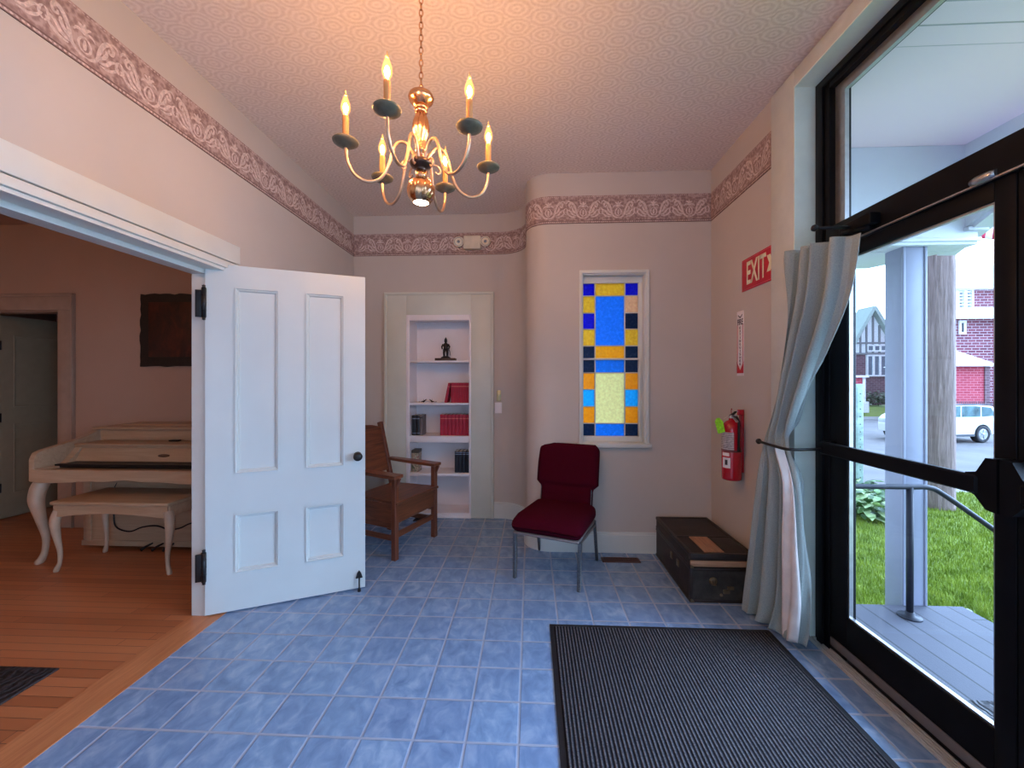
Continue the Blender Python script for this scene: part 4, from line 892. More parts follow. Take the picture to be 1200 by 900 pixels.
# ------------------------------------------------------------------ parlor beyond the doorway
PIV = wood('antique_ivory_wood', rgb(178, 148, 116), rgb(196, 166, 134), 0, .6, .42); PIVL = M('antique_ivory_leg', rgb(190, 164, 138), .4, var=.05)
def cabriole(m, x, y, h, sx, sy, w, k=1.0):
    P = [(0, 0, h), (.016*sx, .016*sy, h-.10*h), (.024*sx, .024*sy, h-.24*h), (.012*sx, .012*sy, h-.45*h), (-.004*sx, -.004*sy, h-.68*h), (-.002*sx, -.002*sy, h-.85*h), (.008*sx, .008*sy, .035), (.016*sx, .016*sy, .014), (.017*sx, .017*sy, 0)]
    R = [w, w*1.06, w*1.0, w*.72, w*.50, w*.42, w*.52, w*.58, w*.45]
    P = [(x+p[0]*k, y+p[1]*k, p[2]) for p in P]; n = 4; path = smooth_path(P, n); rr = []
    for i in range(len(R)-1):
        for j in range(n): rr.append(R[i]+(R[i+1]-R[i])*j/n)
    rr.append(R[-1]); m.tube(path, rr, 12); return m
def piano():
    t = thing('upright_piano', 'cream upright piano with cabriole legs against the parlor wall', 'piano', (-3.0, 3.3, 0))
    hw = .75
    m = MB(); m.box(-hw+.05, hw-.05, -.09, .34, .05, .66, bev=.004); m.box(-hw+.02, hw-.02, .05, .36, .60, .975, bev=.006)
    m.box(-hw+.045, hw-.045, -.10, -.07, .03, .075, bev=.004); m.box(-hw+.08, -hw+.13, -.105, -.08, .07, .64, bev=.004); m.build('case', PIV, t)
    m = MB(); m.box(-hw, hw, .02, .37, .972, .992, bev=.006); m.box(-hw+.1, hw-.1, .18, .37, .990, 1.004, bev=.005); m.build('lid', PIV, t)
    m = MB(); m.box(-hw+.09, hw-.09, .040, .052, .885, .960, bev=.004); m.build('upper_panel', PIV, t)
    m = MB(); m.box(-hw+.05, hw-.05, -.16, .06, .862, .878, bev=.006); m.box(-hw+.05, hw-.05, -.15, .05, .846, .864, bev=.004); m.build('music_shelf', PIV, t)
    MB().box(-.04, .04, -.01, .03, .878, .890, bev=.003).build('music_stop', BLACKM, t)
    m = MB(); m.prism([(-.195, .745), (-.135, .848), (.04, .848), (.04, .745)], -hw+.055, hw-.055, 'x', bev=.003); f = m.build('fallboard', PIV, t)
    m = MB(); m.lathe([(0, 0), (.05, 0), (.045, .002), (0, .002)], 20, mat=Matrix.Translation((.07, -.170, .79)) @ Matrix.Rotation(math.radians(60), 4, 'X') @ Matrix.Scale(.28, 4, (0, 1, 0))); m.build('maker_badge', M('badge_brown', rgb(96, 66, 44), .5), f)
    MB().box(-hw+.06, hw-.06, -.30, -.19, .715, .742).build('key_gap', BLACKM, t)
    m = MB(); m.box(-hw+.03, hw-.03, -.41, -.05, .655, .708, bev=.005); m.build('key_bed', PIV, t)
    pts = [(-hw+.01, .725), (hw-.01, .725), (hw-.01, .635), (hw-.1, .625)]+[(hw-.1-i*(2*hw-.2)/24, .625+.022*(math.sin(PI*i/24)**2)*(1+.3*math.cos(8*PI*i/24))) for i in range(1, 24)]+[(-hw+.1, .625), (-hw+.01, .635)]
    MB().prism(pts, -.425, -.402, 'y', bev=.004).build('key_slip', PIV, t)
    for sx in (-1, 1):
        x0, x1 = (-hw, -hw+.045) if sx < 0 else (hw-.045, hw)
        m = MB(); m.prism([(-.42, .64), (-.42, .80), (-.40, .845), (-.36, .862), (-.10, .915), (.04, .965), (.08, .985), (.34, .985), (.34, .05), (.06, .05), (.02, .64)], x0, x1, 'x', bev=.004); m.build('side_arm', PIV, t)
        m = MB(); m.prism([(-.42, .70), (-.42, .728), (-.30, .728), (-.24, .750), (-.19, .80), (-.15, .845), (-.10, .845), (-.10, .70)], x0+(.03 if sx < 0 else -.055), x1+(.055 if sx < 0 else -.03), 'x', bev=.004); m.build('cheek_block', PIV, t)
        m = MB(); cabriole(m, sx*(hw-.045), -.355, .64, sx, -1, .046, 1.2); m.build('leg', PIVL, t)
    for x in (-.09, 0, .09): MB().tube([(x, -.09, .06), (x, -.16, .055), (x, -.20, .045)], [.008, .010, .014], 8, flat=.6).build('pedal', BLACKM, t)
piano()
def bench():
    t = thing('piano_bench', 'cream piano bench with curved apron and legs in front of the piano', 'bench', (-3.015, 2.98, 0))
    hw, y0, y1 = .44, -.19, .19
    m = MB(); m.box(-hw-.005, hw+.005, y0-.012, y1+.01, .492, .518, bev=.007); m.build('seat', PIV, t)
    for yy in (y0, y1-.018):
        pts = [(-hw+.01, .492), (hw-.01, .492), (hw-.01, .405), (hw-.08, .405)]+[(hw-.08-i*(2*hw-.16)/20, .405+.026*math.sin(PI*i/20)**.7) for i in range(1, 20)]+[(-hw+.08, .405), (-hw+.01, .405)]
        MB().prism(pts, yy, yy+.018, 'y', bev=.003).build('apron', PIV, t)
    for sx in (-1, 1): MB().box(sx*hw-.018 if sx > 0 else -hw, hw if sx > 0 else -hw+.018, y0+.01, y1-.01, .41, .492, bev=.003).build('apron', PIV, t)
    for sx in (-1, 1):
        for sy, yy in ((-1, y0+.025), (1, y1-.025)):
            m = MB(); cabriole(m, sx*(hw-.028), yy, .45, sx*.9, sy*.35, .030, 1.1); m.build('leg', PIVL, t)
bench()
o = MB().tube(smooth_path([(-3.37, 3.217, .60), (-3.43, 3.212, .50), (-3.40, 3.197, .42), (-3.43, 3.207, .30), (-3.40, 3.197, .19), (-3.28, 3.192, .155), (-3.177, 3.197, .19), (-3.05, 3.192, .205), (-2.95, 3.197, .175), (-2.85, 3.192, .19), (-2.75, 3.197, .23), (-2.62, 3.192, .20), (-2.52, 3.197, .175), (-2.40, 3.192, .23), (-2.30, 3.197, .25)], 6), .006, 6).build('power_cord', BLACKM)
tag(o, 'black cord looping across the lower panel of the piano', 'cord')
def picture():
    t = thing('wall_picture', 'dark picture in a ragged black frame on the parlor wall', 'picture', (-3.26, PY1, 1.86))
    rnd = random.Random(3); o_ = []
    for i in range(15): o_.append((-.385+rnd.uniform(-.006, .010), -.34+.68*i/14))
    top = [(-.385+.77*i/16, .335+rnd.uniform(-.006, .010)) for i in range(1, 16)]; rt = [(.385+rnd.uniform(-.01, .006), .34-.68*i/14) for i in range(15)]; bt = [(.385-.77*i/16, -.34+rnd.uniform(-.004, .006)) for i in range(1, 16)]
    MB().prism(o_+top+rt+bt, -.035, 0, 'y', bev=.003).build('frame', M('charred_black_wood', rgb(26, 20, 18), .55, var=.3, nscale=30, bump=.4), t)
    pm = NT('dark_red_painting'); f = pm.noise(pm.pos(scale=(1, 1, .6)), 7, 6, .65, .5); pm.base(pm.ramp(f, (.35, rgb(34, 16, 12)), (.55, rgb(74, 32, 20)), (.75, rgb(112, 54, 30)))); pm.set(.5)
    MB().box(-.30, .30, -.038, -.030, -.25, .26, bev=.002).build('painting', pm.m, t)
picture()
def parlor_door():
    t = thing('closet_door', 'plain panelled door swung open into the dark closet of the parlor', 'door', (DX0+.035, PY1+.135, 0), math.radians(86))
    m = MB(); m.box(0, .62, 0, .035, .012, 2.04, bev=.003)
    for z0, z1 in ((.25, .95), (1.12, 1.85)):
        for x0, x1, a, b in ((.10, .52, z0, z0+.015), (.10, .52, z1-.015, z1), (.10, .115, z0, z1), (.505, .52, z0, z1)): m.box(x0, x1, -.006, .002, a, b, bev=.003)
    m.build('door_slab', M('cream_door_paint', rgb(150, 136, 110), .45, var=.03), t)
    for z in (.32, 1.02, 1.74): MB().tube([(-.004, -.006, z-.045), (-.004, -.006, z+.045)], .010, 8).build('hinge', BLACKM, t)
parlor_door()
# ------------------------------------------------------------------ porch
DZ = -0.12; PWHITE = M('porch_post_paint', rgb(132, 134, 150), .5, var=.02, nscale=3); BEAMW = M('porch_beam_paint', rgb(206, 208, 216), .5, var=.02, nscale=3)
DECK = plank_mat('grey_deck_boards', rgb(59, 59, 69), rgb(64, 64, 74), rgb(69, 68, 78), .140, 4.0, 1, .65, .06, (.004, .004, .006, 1))
struct(MB().box(1.75, 2.88, -3.0, 2.86, DZ-.04, DZ).build('porch_floor', DECK))
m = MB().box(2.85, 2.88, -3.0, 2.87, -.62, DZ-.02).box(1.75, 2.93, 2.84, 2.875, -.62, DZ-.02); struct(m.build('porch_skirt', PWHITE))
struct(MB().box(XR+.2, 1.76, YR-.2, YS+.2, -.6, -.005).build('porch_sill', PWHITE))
cm = NT('porch_ceiling_board'); p = cm.pos(); sx = cm.n('ShaderNodeSeparateXYZ'); cm.l(p, sx.inputs[0]); fv = cm.m2('FRACT', cm.m2('DIVIDE', cm.m2('ADD', sx.outputs[1], 20.0-1.695), .118)); e = cm.m2('MINIMUM', fv, cm.m2('SUBTRACT', 1.0, fv))
g = cm.n('ShaderNodeMapRange'); g.inputs[1].default_value = .015; g.inputs[2].default_value = .05; cm.l(e, g.inputs[0]); far = cm.m2('GREATER_THAN', sx.outputs[1], 1.99); gg = cm.m2('MAXIMUM', g.outputs[0], far)
cm.base(cm.mix(gg, rgb(178, 168, 174), rgb(250, 226, 238))); cm.set(.5); cm.bump(gg, .4, .004)
struct(MB().box(1.66, 2.93, -3.2, 2.99, 2.95, 3.05).build('porch_ceiling', cm.m))
m = MB(); m.box(1.66, 2.95, 2.83, 2.98, 2.29, 2.95, bev=.004); m.prism([(1.66, 2.98), (2.92, 2.98), (2.70, 3.40), (1.66, 3.40)], 2.288, 2.32, 'z'); m.box(1.66, 2.96, 2.815, 2.83, 2.31, 2.335, bev=.003); m.box(2.86, 2.99, 2.80, 2.99, 2.375, 2.40, bev=.003)
struct(m.build('porch_beam', BEAMW))
m = MB(); m.prism([(2.99, 2.40), (2.99, 3.0), (1.40, 3.0), (1.40, 2.98), (1.62, 2.98), (2.84, 2.40)], 2.87, 2.93, 'x'); m.prism([(-3.2, 2.40), (-.04, 2.40), (1.18, 2.98), (1.40, 2.98), (1.40, 3.0), (-3.2, 3.0)], 2.87, 2.93, 'x'); m.bar((2.95, 3.05, 2.31), (2.95, 1.36, 3.11), .07, .12, up=(1, 0, 0)); m.bar((2.95, -.3, 2.31), (2.95, 1.4, 3.11), .07, .12, up=(1, 0, 0))
struct(m.build('porch_gable', BEAMW))
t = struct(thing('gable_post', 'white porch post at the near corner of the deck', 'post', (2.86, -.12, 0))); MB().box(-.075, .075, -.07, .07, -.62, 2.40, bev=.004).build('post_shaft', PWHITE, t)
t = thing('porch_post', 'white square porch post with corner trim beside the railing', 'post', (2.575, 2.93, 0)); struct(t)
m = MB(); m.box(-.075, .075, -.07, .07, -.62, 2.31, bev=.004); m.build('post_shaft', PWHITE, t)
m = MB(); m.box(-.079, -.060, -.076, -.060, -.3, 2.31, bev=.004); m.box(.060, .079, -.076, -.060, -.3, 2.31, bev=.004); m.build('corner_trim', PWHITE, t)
t = thing('stair_railing', 'dark grey pipe handrail with a round floor flange on the deck', 'railing', (2.42, 2.72, DZ))
PIPE = M('grey_pipe_paint', rgb(30, 32, 42), .5, .0, spec=.25)
m = MB(); m.tube(smooth_path([(-.66, 0, .83), (-.1, 0, .83), (.02, 0, .83), (.12, 0, .826), (.22, 0, .775), (.60, 0, .50), (1.0, 0, .20), (1.1, 0, .1)], 6), .0165, 10); m.build('handrail', PIPE, t)
MB().tube([(0, 0, .0), (0, 0, .83)], .019, 10).build('upright', PIPE, t)
m = MB(); m.lathe([(0, 0), (.062, 0), (.060, .008), (.026, .012), (.023, .035), (0, .035)], 20); m.build('floor_flange', PIPE, t)
o = MB().box(0, .75, -.5, 0, 0, .012, bev=.003).build('porch_mat', rug_mat()); o.location = (1.99, 2.01, DZ); tag(o, 'dark patterned mat lying on the porch deck boards', 'mat')
t = thing('striped_flag', 'red and white striped flag hanging at the porch eave', 'flag', (3.29, 3.02, 2.80))
FRED = M('flag_red', rgb(186, 30, 66), .8); FWH = M('flag_white', rgb(236, 232, 236), .8)
m = MB()
def flg(u, v): return Vector((-.02+.36*u-.10*v, .02*math.sin(7*u+2*v), .02-.42*v+.12*(1-u)*v*0-.10*u))
NF = 11
for k in range(NF):
    m.grid(lambda u, v, k=k: flg((k+u)/NF, v), 2, 14, mi=k % 2)
o = m.build('flag_cloth', [FRED, FWH], t); md = o.modifiers.new('thick', 'SOLIDIFY'); md.thickness = .002
MB().tube([(-.42, 0, .16), (-.02, 0, .03), (.40, 0, -.10)], .010, 8).build('flag_staff', PWHITE, t)
# ------------------------------------------------------------------ yard, street and the houses opposite
GRS = NT('lawn_soil'); f = GRS.noise(GRS.pos(), 5, 5, .6); GRS.base(GRS.ramp(f, (.3, rgb(88, 102, 30)), (.7, rgb(124, 138, 54)))); GRS.set(.9); GRS = GRS.m
LZ = -.33
m = MB(); m.prism([(1.7, -4), (60, -4), (60, 6.6), (-8, 6.6), (-8, 3.56), (1.7, 3.56)], LZ-.2, LZ, 'z'); struct(m.build('lawn_ground', GRS))
SIDE = M('concrete_sidewalk', rgb(138, 134, 130), .8, var=.06, nscale=2, bump=.2); ASPH = M('street_asphalt', rgb(98, 93, 92), .85, var=.10, nscale=1.2, bump=.3)
m = MB(); m.prism([(6.6, LZ), (6.6, LZ-.3), (9.6, -1.3), (9.6, -.98), (7.9, -.72), (7.7, -.66)], -8, 60, 'x'); struct(m.build('sidewalk', SIDE))
struct(MB().box(-10, 70, 9.5, 26.5, -1.35, -1.03).build('street', ASPH))
m = MB(); m.prism([(26.4, -1.35), (26.4, -1.02), (28.2, -1.0), (28.2, -1.35)], -10, 70, 'x'); struct(m.build('far_sidewalk', SIDE))
m = MB(); m.prism([(28.2, -1.35), (28.2, -1.0), (31, -.55), (60, -.4), (60, -1.35)], -10, 90, 'x'); struct(m.build('far_lawn_ground', GRS))
BLADE = NT('grass_blades'); f = BLADE.noise(BLADE.pos(), 7, 4, .6); BLADE.base(BLADE.ramp(f, (.3, rgb(96, 116, 32)), (.55, rgb(136, 154, 50)), (.8, rgb(174, 182, 84)))); BLADE.set(.6, spec=.2); BLADE = BLADE.m
rnd = random.Random(11); V = []; Fc = []
for i in range(42000):
    y = 2.9+3.7*rnd.random()**1.3; x = (.78+.47*rnd.random())*y-.05
    if x < 1.8: continue
    h = rnd.uniform(.025, .06); a = rnd.uniform(0, 6.28); w = rnd.uniform(.0025, .005); b = rnd.uniform(.0, .03); dx, dy = math.cos(a), math.sin(a); n = len(V)
    V += [(x-dy*w, y+dx*w, LZ-.002), (x+dy*w, y-dx*w, LZ-.002), (x+dx*b, y+dy*b, LZ+h)]; Fc.append((n, n+1, n+2))
me = bpy.data.meshes.new('lawn_grass'); me.from_pydata(V, [], Fc); me.materials.append(BLADE); o = bpy.data.objects.new('lawn_grass', me); COL.objects.link(o); o['kind'] = 'stuff'; tag(o, 'short mown green grass of the front lawn', 'grass')
def leafy(name, label, cat, loc, n, rx, ry, rz, ll, cols, flat=.5, sd=1, group=None):
    rnd = random.Random(sd); t = thing(name, label, cat, loc, 0, group); m = MB()
    for i in range(n):
        a = rnd.uniform(0, 2*PI); r = math.sqrt(rnd.random()); el = rnd.random(); c = Vector((rx*r*math.cos(a), ry*r*math.sin(a), rz*(.15+.85*el*math.sqrt(max(0, 1-r*r*.8)))))
        d = Vector((math.cos(a+rnd.uniform(-.7, .7)), math.sin(a+rnd.uniform(-.7, .7)), rnd.uniform(-.3, .7))).normalized(); s = d.cross(Vector((0, 0, 1))).normalized(); L = ll*rnd.uniform(.7, 1.3); k = rnd.randrange(len(cols))
        q = [c, c+d*L*.35+s*L*flat*.5, c+d*L*.75+s*L*flat*.38+Vector((0, 0, -.05*L)), c+d*L+Vector((0, 0, -.18*L)), c+d*L*.75-s*L*flat*.38+Vector((0, 0, -.05*L)), c+d*L*.35-s*L*flat*.5]
        m.poly(q, k)
    m.build('foliage', cols, t)
    m = MB()
    for i in range(5): a = i*1.26; m.tube([(0, 0, -.02), (rx*.3*math.cos(a), ry*.3*math.sin(a), rz*.5)], [.012, .005], 5)
    m.build('stem', M(name+'_stem', rgb(96, 100, 60), .7), t); return t
HG = [M('hosta_green', rgb(92, 128, 60), .5), M('hosta_pale_edge', rgb(176, 196, 140), .5), M('hosta_dark', rgb(58, 92, 40), .5)]
for i, (x, y, r, lb) in enumerate([(4.26, 5.68, .27, 'hosta in the middle of the pale edged clump by the lawn edge'), (4.30, 5.30, .27, 'hosta with pale edged leaves nearest the porch'), (4.62, 5.98, .26, 'hosta at the back of the clump by the street sign pole')]):
    leafy('hosta_plant', lb, 'plant', (x, y, LZ), 150, r, r*.8, .34, .17, HG, .55, 20+i, 'hostas along the lawn edge')
t = thing('utility_pole', 'weathered grey brown wooden utility pole behind the porch post', 'pole', (5.50, 5.78, 0))
pw = NT('weathered_pole_wood'); p = pw.pos(scale=(18, 18, .9)); f = pw.noise(p, 2.5, 6, .7, .6); pw.base(pw.ramp(f, (.3, rgb(96, 78, 74)), (.55, rgb(142, 120, 116)), (.75, rgb(178, 156, 152)))); pw.set(.85); pw.bump(f, .8, .02)
m = MB(); rr = random.Random(4)
def pol(u, v): a = 2*PI*u; r = (.172-.014*v)*(1+.03*math.sin(5*a+1)+.02*math.sin(13*a+3*v)); return Vector((r*math.cos(a), r*math.sin(a), LZ-.3+9*v))
m.grid(pol, 40, 20); m.build('pole_shaft', pw.m, t)
m = MB(); m.box(-.9, .9, -.06, .06, 7.6, 7.72); m.build('cross_arm', pw.m, t)
t = thing('sign_pole', 'pale green metal street sign pole standing by the curb', 'pole', (4.76, 6.15, LZ))
m = MB(); m.box(-.045, .045, -.03, .03, -.1, 1.67, bev=.006); m.build('post', M('galvanised_post', rgb(166, 186, 180), .5, .3, var=.15, nscale=14), t)
m = MB(); 
for k in range(14): m.lathe([(0, 0), (.009, 0), (.009, .002), (0, .002)], 8, mat=Matrix.Translation((0, -.031, .1+k*.11)) @ Matrix.Rotation(PI/2, 4, 'X'))
m.build('post_hole', SEAM, t)
def brick(name, c1, c2, mc, s=1.0):
    t = NT(name); tc = t.n('ShaderNodeTexCoord'); sx = t.n('ShaderNodeSeparateXYZ'); t.l(tc.outputs['Object'], sx.inputs[0]); cb = t.n('ShaderNodeCombineXYZ'); t.l(t.m2('ADD', sx.outputs[0], sx.outputs[1]), cb.inputs[0]); t.l(sx.outputs[2], cb.inputs[1])
    b = t.n('ShaderNodeTexBrick'); t.l(cb.outputs[0], b.inputs[0]); b.inputs['Color1'].default_value = c1; b.inputs['Color2'].default_value = c2; b.inputs['Mortar'].default_value = mc; b.inputs['Scale'].default_value = 1.0/s; b.inputs['Mortar Size'].default_value = .012; b.inputs['Brick Width'].default_value = .30; b.inputs['Row Height'].default_value = .11
    t.base(b.outputs[0]); t.set(.85); return t.m
BK1 = brick('dark_red_brick', rgb(112, 50, 64), rgb(142, 68, 82), rgb(196, 176, 184), 1.6); BK2 = brick('bright_red_brick', rgb(176, 52, 72), rgb(196, 72, 88), rgb(212, 130, 140), 1.3); BK3 = brick('brown_brick', rgb(104, 72, 82), rgb(126, 92, 98), rgb(150, 126, 130), 1.3)
WST = M('white_stucco', rgb(232, 232, 232), .8); TIM = M('grey_timber', rgb(130, 128, 128), .7); PANE = M('dark_window_pane', rgb(128, 140, 150), .15, .3); SNOW = M('pale_roof_sheet', rgb(232, 230, 228), .7); TRW = M('bright_white_trim', rgb(236, 236, 236), .6)
def bear(px): return math.tan(math.atan((px-600.0)/478.0)-YAW)       # X over Y of a sight line
def tudor():
    Y = 33.0; t = thing('tudor_house', 'white half-timbered gable house with brick base across the street', 'house', (26.4, Y, -.5)); k = Y*.962/478
    ux = lambda px: bear(px)*Y-26.4
    z = lambda py: 1.39+(446-py)*k+.5
    pk, ev = z(362.7), z(404)
    m = MB(); m.prism([(ux(997), z(414)), (ux(1041), z(414)), (ux(1041), ev+.35), (ux(1020), pk), (ux(997), ev)], 0, 3.0, 'y'); m.build('gable_wall', WST, t)
    m = MB(); m.prism([(ux(985), 0), (ux(1041), 0), (ux(1041), z(414)), (ux(985), z(414))], .05, 3.0, 'y'); m.box(ux(1003), ux(1004), .0, .06, 0, z(414)); m.build('brick_wall', BK3, t)
    m = MB()
    for (x0, z0), (x1, z1) in (((ux(994), z(407.0)), (ux(1020), z(360.5))), ((ux(1020), z(360.5)), (ux(1042), z(397)))): m.bar((x0, .3, z0), (x1, .3, z1), .24, 1.5, up=(0, 1, 0))
    m.build('roof_edge', M('roof_grey_green', rgb(158, 168, 160), .7), t)
    m = MB(4e-3)
    for px in (999.5, 1008, 1015, 1022.5, 1030, 1038): m.box(ux(px)-.05, ux(px)+.05, -.06, .02, z(414), z(366+abs(px-1020)*1.55))
    for py in (402, 414.5): m.box(ux(996), ux(1041), -.07, .02, z(py)-.07, z(py)+.07)
    m.build('timber_frame', TIM, t)
    for a, b, c, d, n in ((1015.5, 1038, 404.0, 412, 3), (1015, 1038, 416, 441, 3)):
        for i in range(n):
            x0 = ux(a)+(ux(b)-ux(a))*i/n; x1 = ux(a)+(ux(b)-ux(a))*(i+1)/n
            m = MB(4e-3); m.box(x0, x0+.07, -.12, .1, z(d), z(c)); m.box(x1-.07, x1, -.12, .1, z(d), z(c)); m.box(x0, x1, -.12, .1, z(d), z(d)+.09); m.box(x0, x1, -.12, .1, z(c)-.09, z(c)); w = m.build('window', TRW, t)
            MB().box(x0+.07, x1-.07, -.05, .0, z(d)+.09, z(c)-.09).build('pane', PANE, w)
tudor()
SHR = [M('shrub_green', rgb(104, 120, 88), .7), M('shrub_pale', rgb(150, 158, 136), .7), M('shrub_dark', rgb(74, 88, 66), .7)]
for i, (x, lb) in enumerate(((25.2, 'grey green shrub nearest the sign pole below the half-timbered house'), (26.2, 'grey green shrub in the middle below the half-timbered house'), (27.2, 'grey green shrub next to the porch post below the half-timbered house'))):
    leafy('shrub', lb, 'shrub', (x, 32.0, -.52), 260, .45, .42, 1.15, .22, SHR, .6, 40+i, 'shrubs below the half-timbered house')
def brick_house():
    Y = 28.0; k = Y*.955/478.0; t = thing('brick_house', 'dark red brick house with louvred white dormer across the street', 'house', (30.0, Y, -.5))
    ux = lambda px: bear(px)*Y-30.0
    z = lambda py: 1.39+(446-py)*k+.5
    m = MB(); m.box(ux(1108), ux(1230), .0, 3.5, 0, z(368)); m.build('brick_wall', BK1, t)
    m = MB(); m.box(ux(1109), ux(1200), .8, 3.5, z(372), z(334)); m.build('upper_wall', BK1, t)
    m = MB(); m.prism([(-.5, z(375)), (-.5, z(371)), (.9, z(357)), (.9, z(360))], ux(1107), ux(1232), 'x'); m.build('roof_skirt', SNOW, t)
    m = MB(); m.box(ux(1107), ux(1204), .3, 3.55, z(337), z(331)); m.prism([(ux(1107), z(331)), (ux(1206), z(331)), (ux(1152), z(296))], .4, 3.55, 'y'); m.build('upper_roof', SNOW, t)
    for i in range(3):
        x0 = ux(1124)+(ux(1153)-ux(1124))*i/3; x1 = x0+(ux(1153)-ux(1124))/3
        m = MB(4e-3); m.box(x0, x0+.1, .60, .85, z(364), z(336)); m.box(x1-.1, x1, .60, .85, z(364), z(336)); m.box(x0, x1, .60, .85, z(364), z(361)); m.box(x0, x1, .60, .85, z(338), z(335)); w = m.build('louvre_window', TRW, t)
        m = MB()
        for q in range(6): zz = z(361)+(z(338)-z(361))*(q+.5)/6; m.box(x0+.1, x1-.1, .66, .8, zz-.06, zz+.06)
        m.build('louvre', TRW, w); MB().box(x0+.1, x1-.1, .78, .80, z(361), z(338)).build('louvre_shade', PANE, w)
    m = MB(4e-3); x0, x1 = ux(1123), ux(1131)
    for a, b, c, d in ((x0, x0+.13, z(392), z(376)), (x1-.13, x1, z(392), z(376)), (x0, x1, z(392), z(389.5)), (x0, x1, z(378.5), z(376))): m.box(a, b, -.08, .05, c, d)
    w = m.build('window', TRW, t); MB().box(x0+.13, x1-.13, -.03, .0, z(389.5), z(378.5)).build('pane', M('near_black_pane', rgb(40, 40, 46), .2), w)
brick_house()
def garage():
    Y = 25.0; k = Y*.955/478.0; t = thing('brick_garage', 'bright red brick garage with a pale hipped roof behind the car', 'garage', (27.0, Y, -.8))
    ux = lambda px: bear(px)*Y-27.0
    z = lambda py: 1.39+(446-py)*k+.8
    x0, x1 = ux(1086), ux(1158.5)
    m = MB(); m.box(x0, x1, 0, 2.5, 0, z(428)); m.build('brick_wall', BK2, t); m = MB(); m.box(x1-.24, x1+.04, -.04, 2.5, 0, z(428)); m.build('corner_pier', BK3, t)
    m = MB(); lo = [(x0-.3, -.35, z(429)), (x1+.35, -.35, z(429)), (x1+.35, 2.6, z(429)), (x0-.3, 2.6, z(429))]; hi = [(x0+1, 1.2, z(404.5)), (ux(1131), 1.2, z(404.5))]
    for q in ((lo[0], lo[1], hi[1], hi[0]), (lo[1], lo[2], hi[1]), (lo[2], lo[3], hi[0], hi[1]), (lo[3], lo[0], hi[0])): m.poly(q)
    m.poly(lo[::-1]); m.box(x0-.3, x1+.35, -.37, -.33, z(429.5), z(427)); m.build('roof', SNOW, t)
garage()
t = thing('picket_fence', 'dark iron picket fence in front of the red garage', 'fence', (25.9, 24.2, -1.0)); FE = M('fence_iron', rgb(112, 92, 100), .6)
for i in range(44): MB().box(-2.6+i*.115-.016, -2.6+i*.115+.016, -.015, .015, 0, 1.22).build('picket', FE, t)
m = MB(); m.box(-2.7, 2.6, -.02, .02, 1.04, 1.09); m.box(-2.7, 2.6, -.02, .02, .18, .23); m.build('rail', FE, t)
t = thing('red_shed', 'red clapboard shed with white corner behind the sign pole', 'shed', (22.55, 29.0, -.8))
m = MB(); m.box(-1.4, .28, 0, 2, .05, 2.45); m.build('wall', BK2, t); m = MB(); m.box(.14, .32, -.05, .1, 0, 2.45); m.box(-1.4, .5, -.1, 0, .0, .75); m.build('white_trim', TRW, t); m = MB(); m.prism([(-1.6, 2.4), (.5, 2.4), (.4, 2.55), (-1.5, 2.55)], -.15, 2.1, 'y'); m.build('roof', SNOW, t)
t = thing('blue_tent', 'small blue tarp tent at the far curb beside the door frame', 'tent', (20.1, 26.9, -1.0)); m = MB()
a = [(-.7, -.5, 0), (.38, -.5, 0), (.38, .5, 0), (-.7, .5, 0)]; b = [(-.25, -.2, .98), (-.02, -.2, .98), (-.02, .2, .98), (-.25, .2, .98)]
for i in range(4): m.poly((a[i], a[(i+1) % 4], b[(i+1) % 4], b[i]))
m.poly(b); m.poly(a[::-1]); m.build('tarp', M('blue_tarp', rgb(30, 90, 190), .6), t)
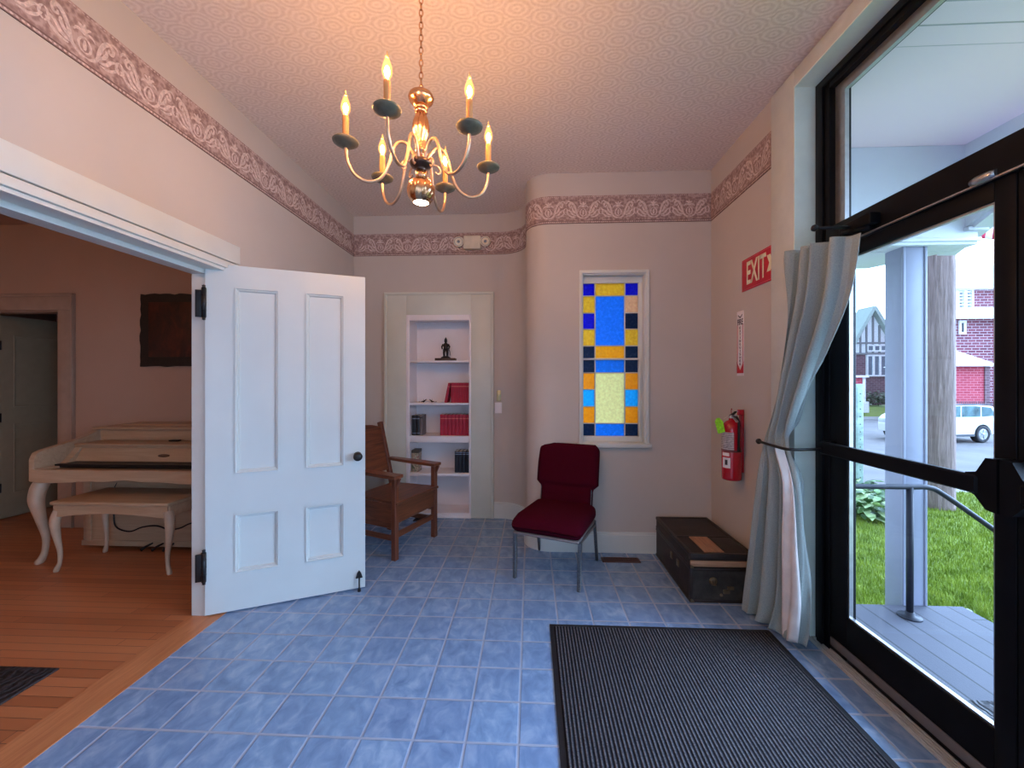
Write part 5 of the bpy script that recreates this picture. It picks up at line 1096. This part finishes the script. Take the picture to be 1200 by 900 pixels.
# parked car across the street
def car():
    t = thing('parked_car', 'white hatchback car parked along the street in front of the red garage', 'car', (16.1, 17.3, -1.03), 0.17)
    PAINT = M('white_car_paint', rgb(232, 230, 226), .25, var=.01, coat=.5); CG = M('tinted_car_glass', rgb(92, 122, 126), .08, .2, var=.25, nscale=3); TYRE = M('tyre_rubber', rgb(34, 34, 38), .8); RIM = M('alloy_wheel', rgb(170, 172, 178), .3, .8); TRM = M('car_trim_dark', rgb(52, 54, 62), .5)
    W = .88
    side = [(-1.27, .32), (-1.30, .62), (-1.26, .86), (-1.12, .98), (-1.00, 1.02), (-.55, 1.40), (.0, 1.475), (.9, 1.48), (1.75, 1.42), (2.10, 1.06), (2.24, .95), (2.27, .55), (2.22, .32)]
    wh = lambda cx: arc(cx, .33, .38, 0, 180, 10)
    outl = side+[q for q in wh(1.32)]+[q for q in wh(-.72)]
    m = MB(); m.prism(outl, -W, W, 'y', bev=.02); m.build('car_body', PAINT, t)
    for sg in (-1, 1):
        m = MB(); m.prism([(-.93, 1.04), (-.52, 1.36), (.0, 1.425), (.28, 1.43), (.28, 1.02)], sg*W-.012, sg*W+.012, 'y'); m.build('front_window', CG, t)
        m = MB(); m.prism([(.36, 1.02), (.36, 1.43), (.95, 1.43), (1.18, 1.41), (1.18, 1.02)], sg*W-.012, sg*W+.012, 'y'); m.build('rear_window', CG, t)
        m = MB(); m.prism([(1.26, 1.02), (1.26, 1.405), (1.66, 1.365), (1.88, 1.06)], sg*W-.012, sg*W+.012, 'y'); m.build('quarter_window', CG, t)
        m = MB(); m.box(-.9, 1.75, sg*W-.02, sg*W+.02, 1.475, 1.50); m.box(-.33, .92, sg*W-.02, sg*W+.02, .26, .34); m.build('side_trim', TRM, t)
    for x in (-.72, 1.32):
        for sg in (-1, 1):
            R = Matrix.Translation((x, sg*(W-.1), .33)) @ Matrix.Rotation(-sg*PI/2, 4, 'X')
            w = MB().lathe([(0, -.1), (.33, -.1), (.335, -.05), (.335, .08), (.31, .11), (.22, .11), (.215, .09), (0, .09)], 28, mat=R).build('wheel', TYRE, t)
            m = MB(); m.lathe([(.215, .095), (.205, .112), (.185, .10)], 24, mat=R); m.lathe([(0, .09), (.05, .095), (.045, .115), (0, .12)], 12, mat=R)
            for k in range(5): a = 2*PI*k/5; m.bar(R @ Vector((.03*math.cos(a), .03*math.sin(a), .105)), R @ Vector((.2*math.cos(a), .2*math.sin(a), .10)), .05, .02, up=(0, 1, 0))
            m.build('hubcap', RIM, w)
    for x, n, c in ((-1.26, 'headlamp', rgb(210, 214, 220)), (2.20, 'tail_lamp', rgb(170, 30, 40))):
        for sg in (-1, 1): MB().box(x-.05, x+.05, sg*.72-.14, sg*.72+.14, .70, .86, bev=.02).build(n, M('car_'+n, c, .2), t)
car()

# ------------------------------------------------------------------ unseen ceiling lamp added to brighten the parlor
def parlor_fill_lamp():
    t = thing('parlor_fill_lamp', 'small warm ceiling lamp added out of view to brighten the parlor', 'lamp', (-4.0, 0.6, CZ-0.2))
    MB().lathe([(0, 0), (.07, 0), (.06, -.03), (.012, -.05), (.012, -.10), (0, -.10)], 20).build('ceiling_canopy', BLACKM, t)
    MB().lathe([(.02, -.10), (.11, -.13), (.14, -.20), (.11, -.27), (0, -.30)], 24).build('glass_globe', emit('parlor_fill_globe', (1.0, .52, .26, 1), 52.0), t)
parlor_fill_lamp()
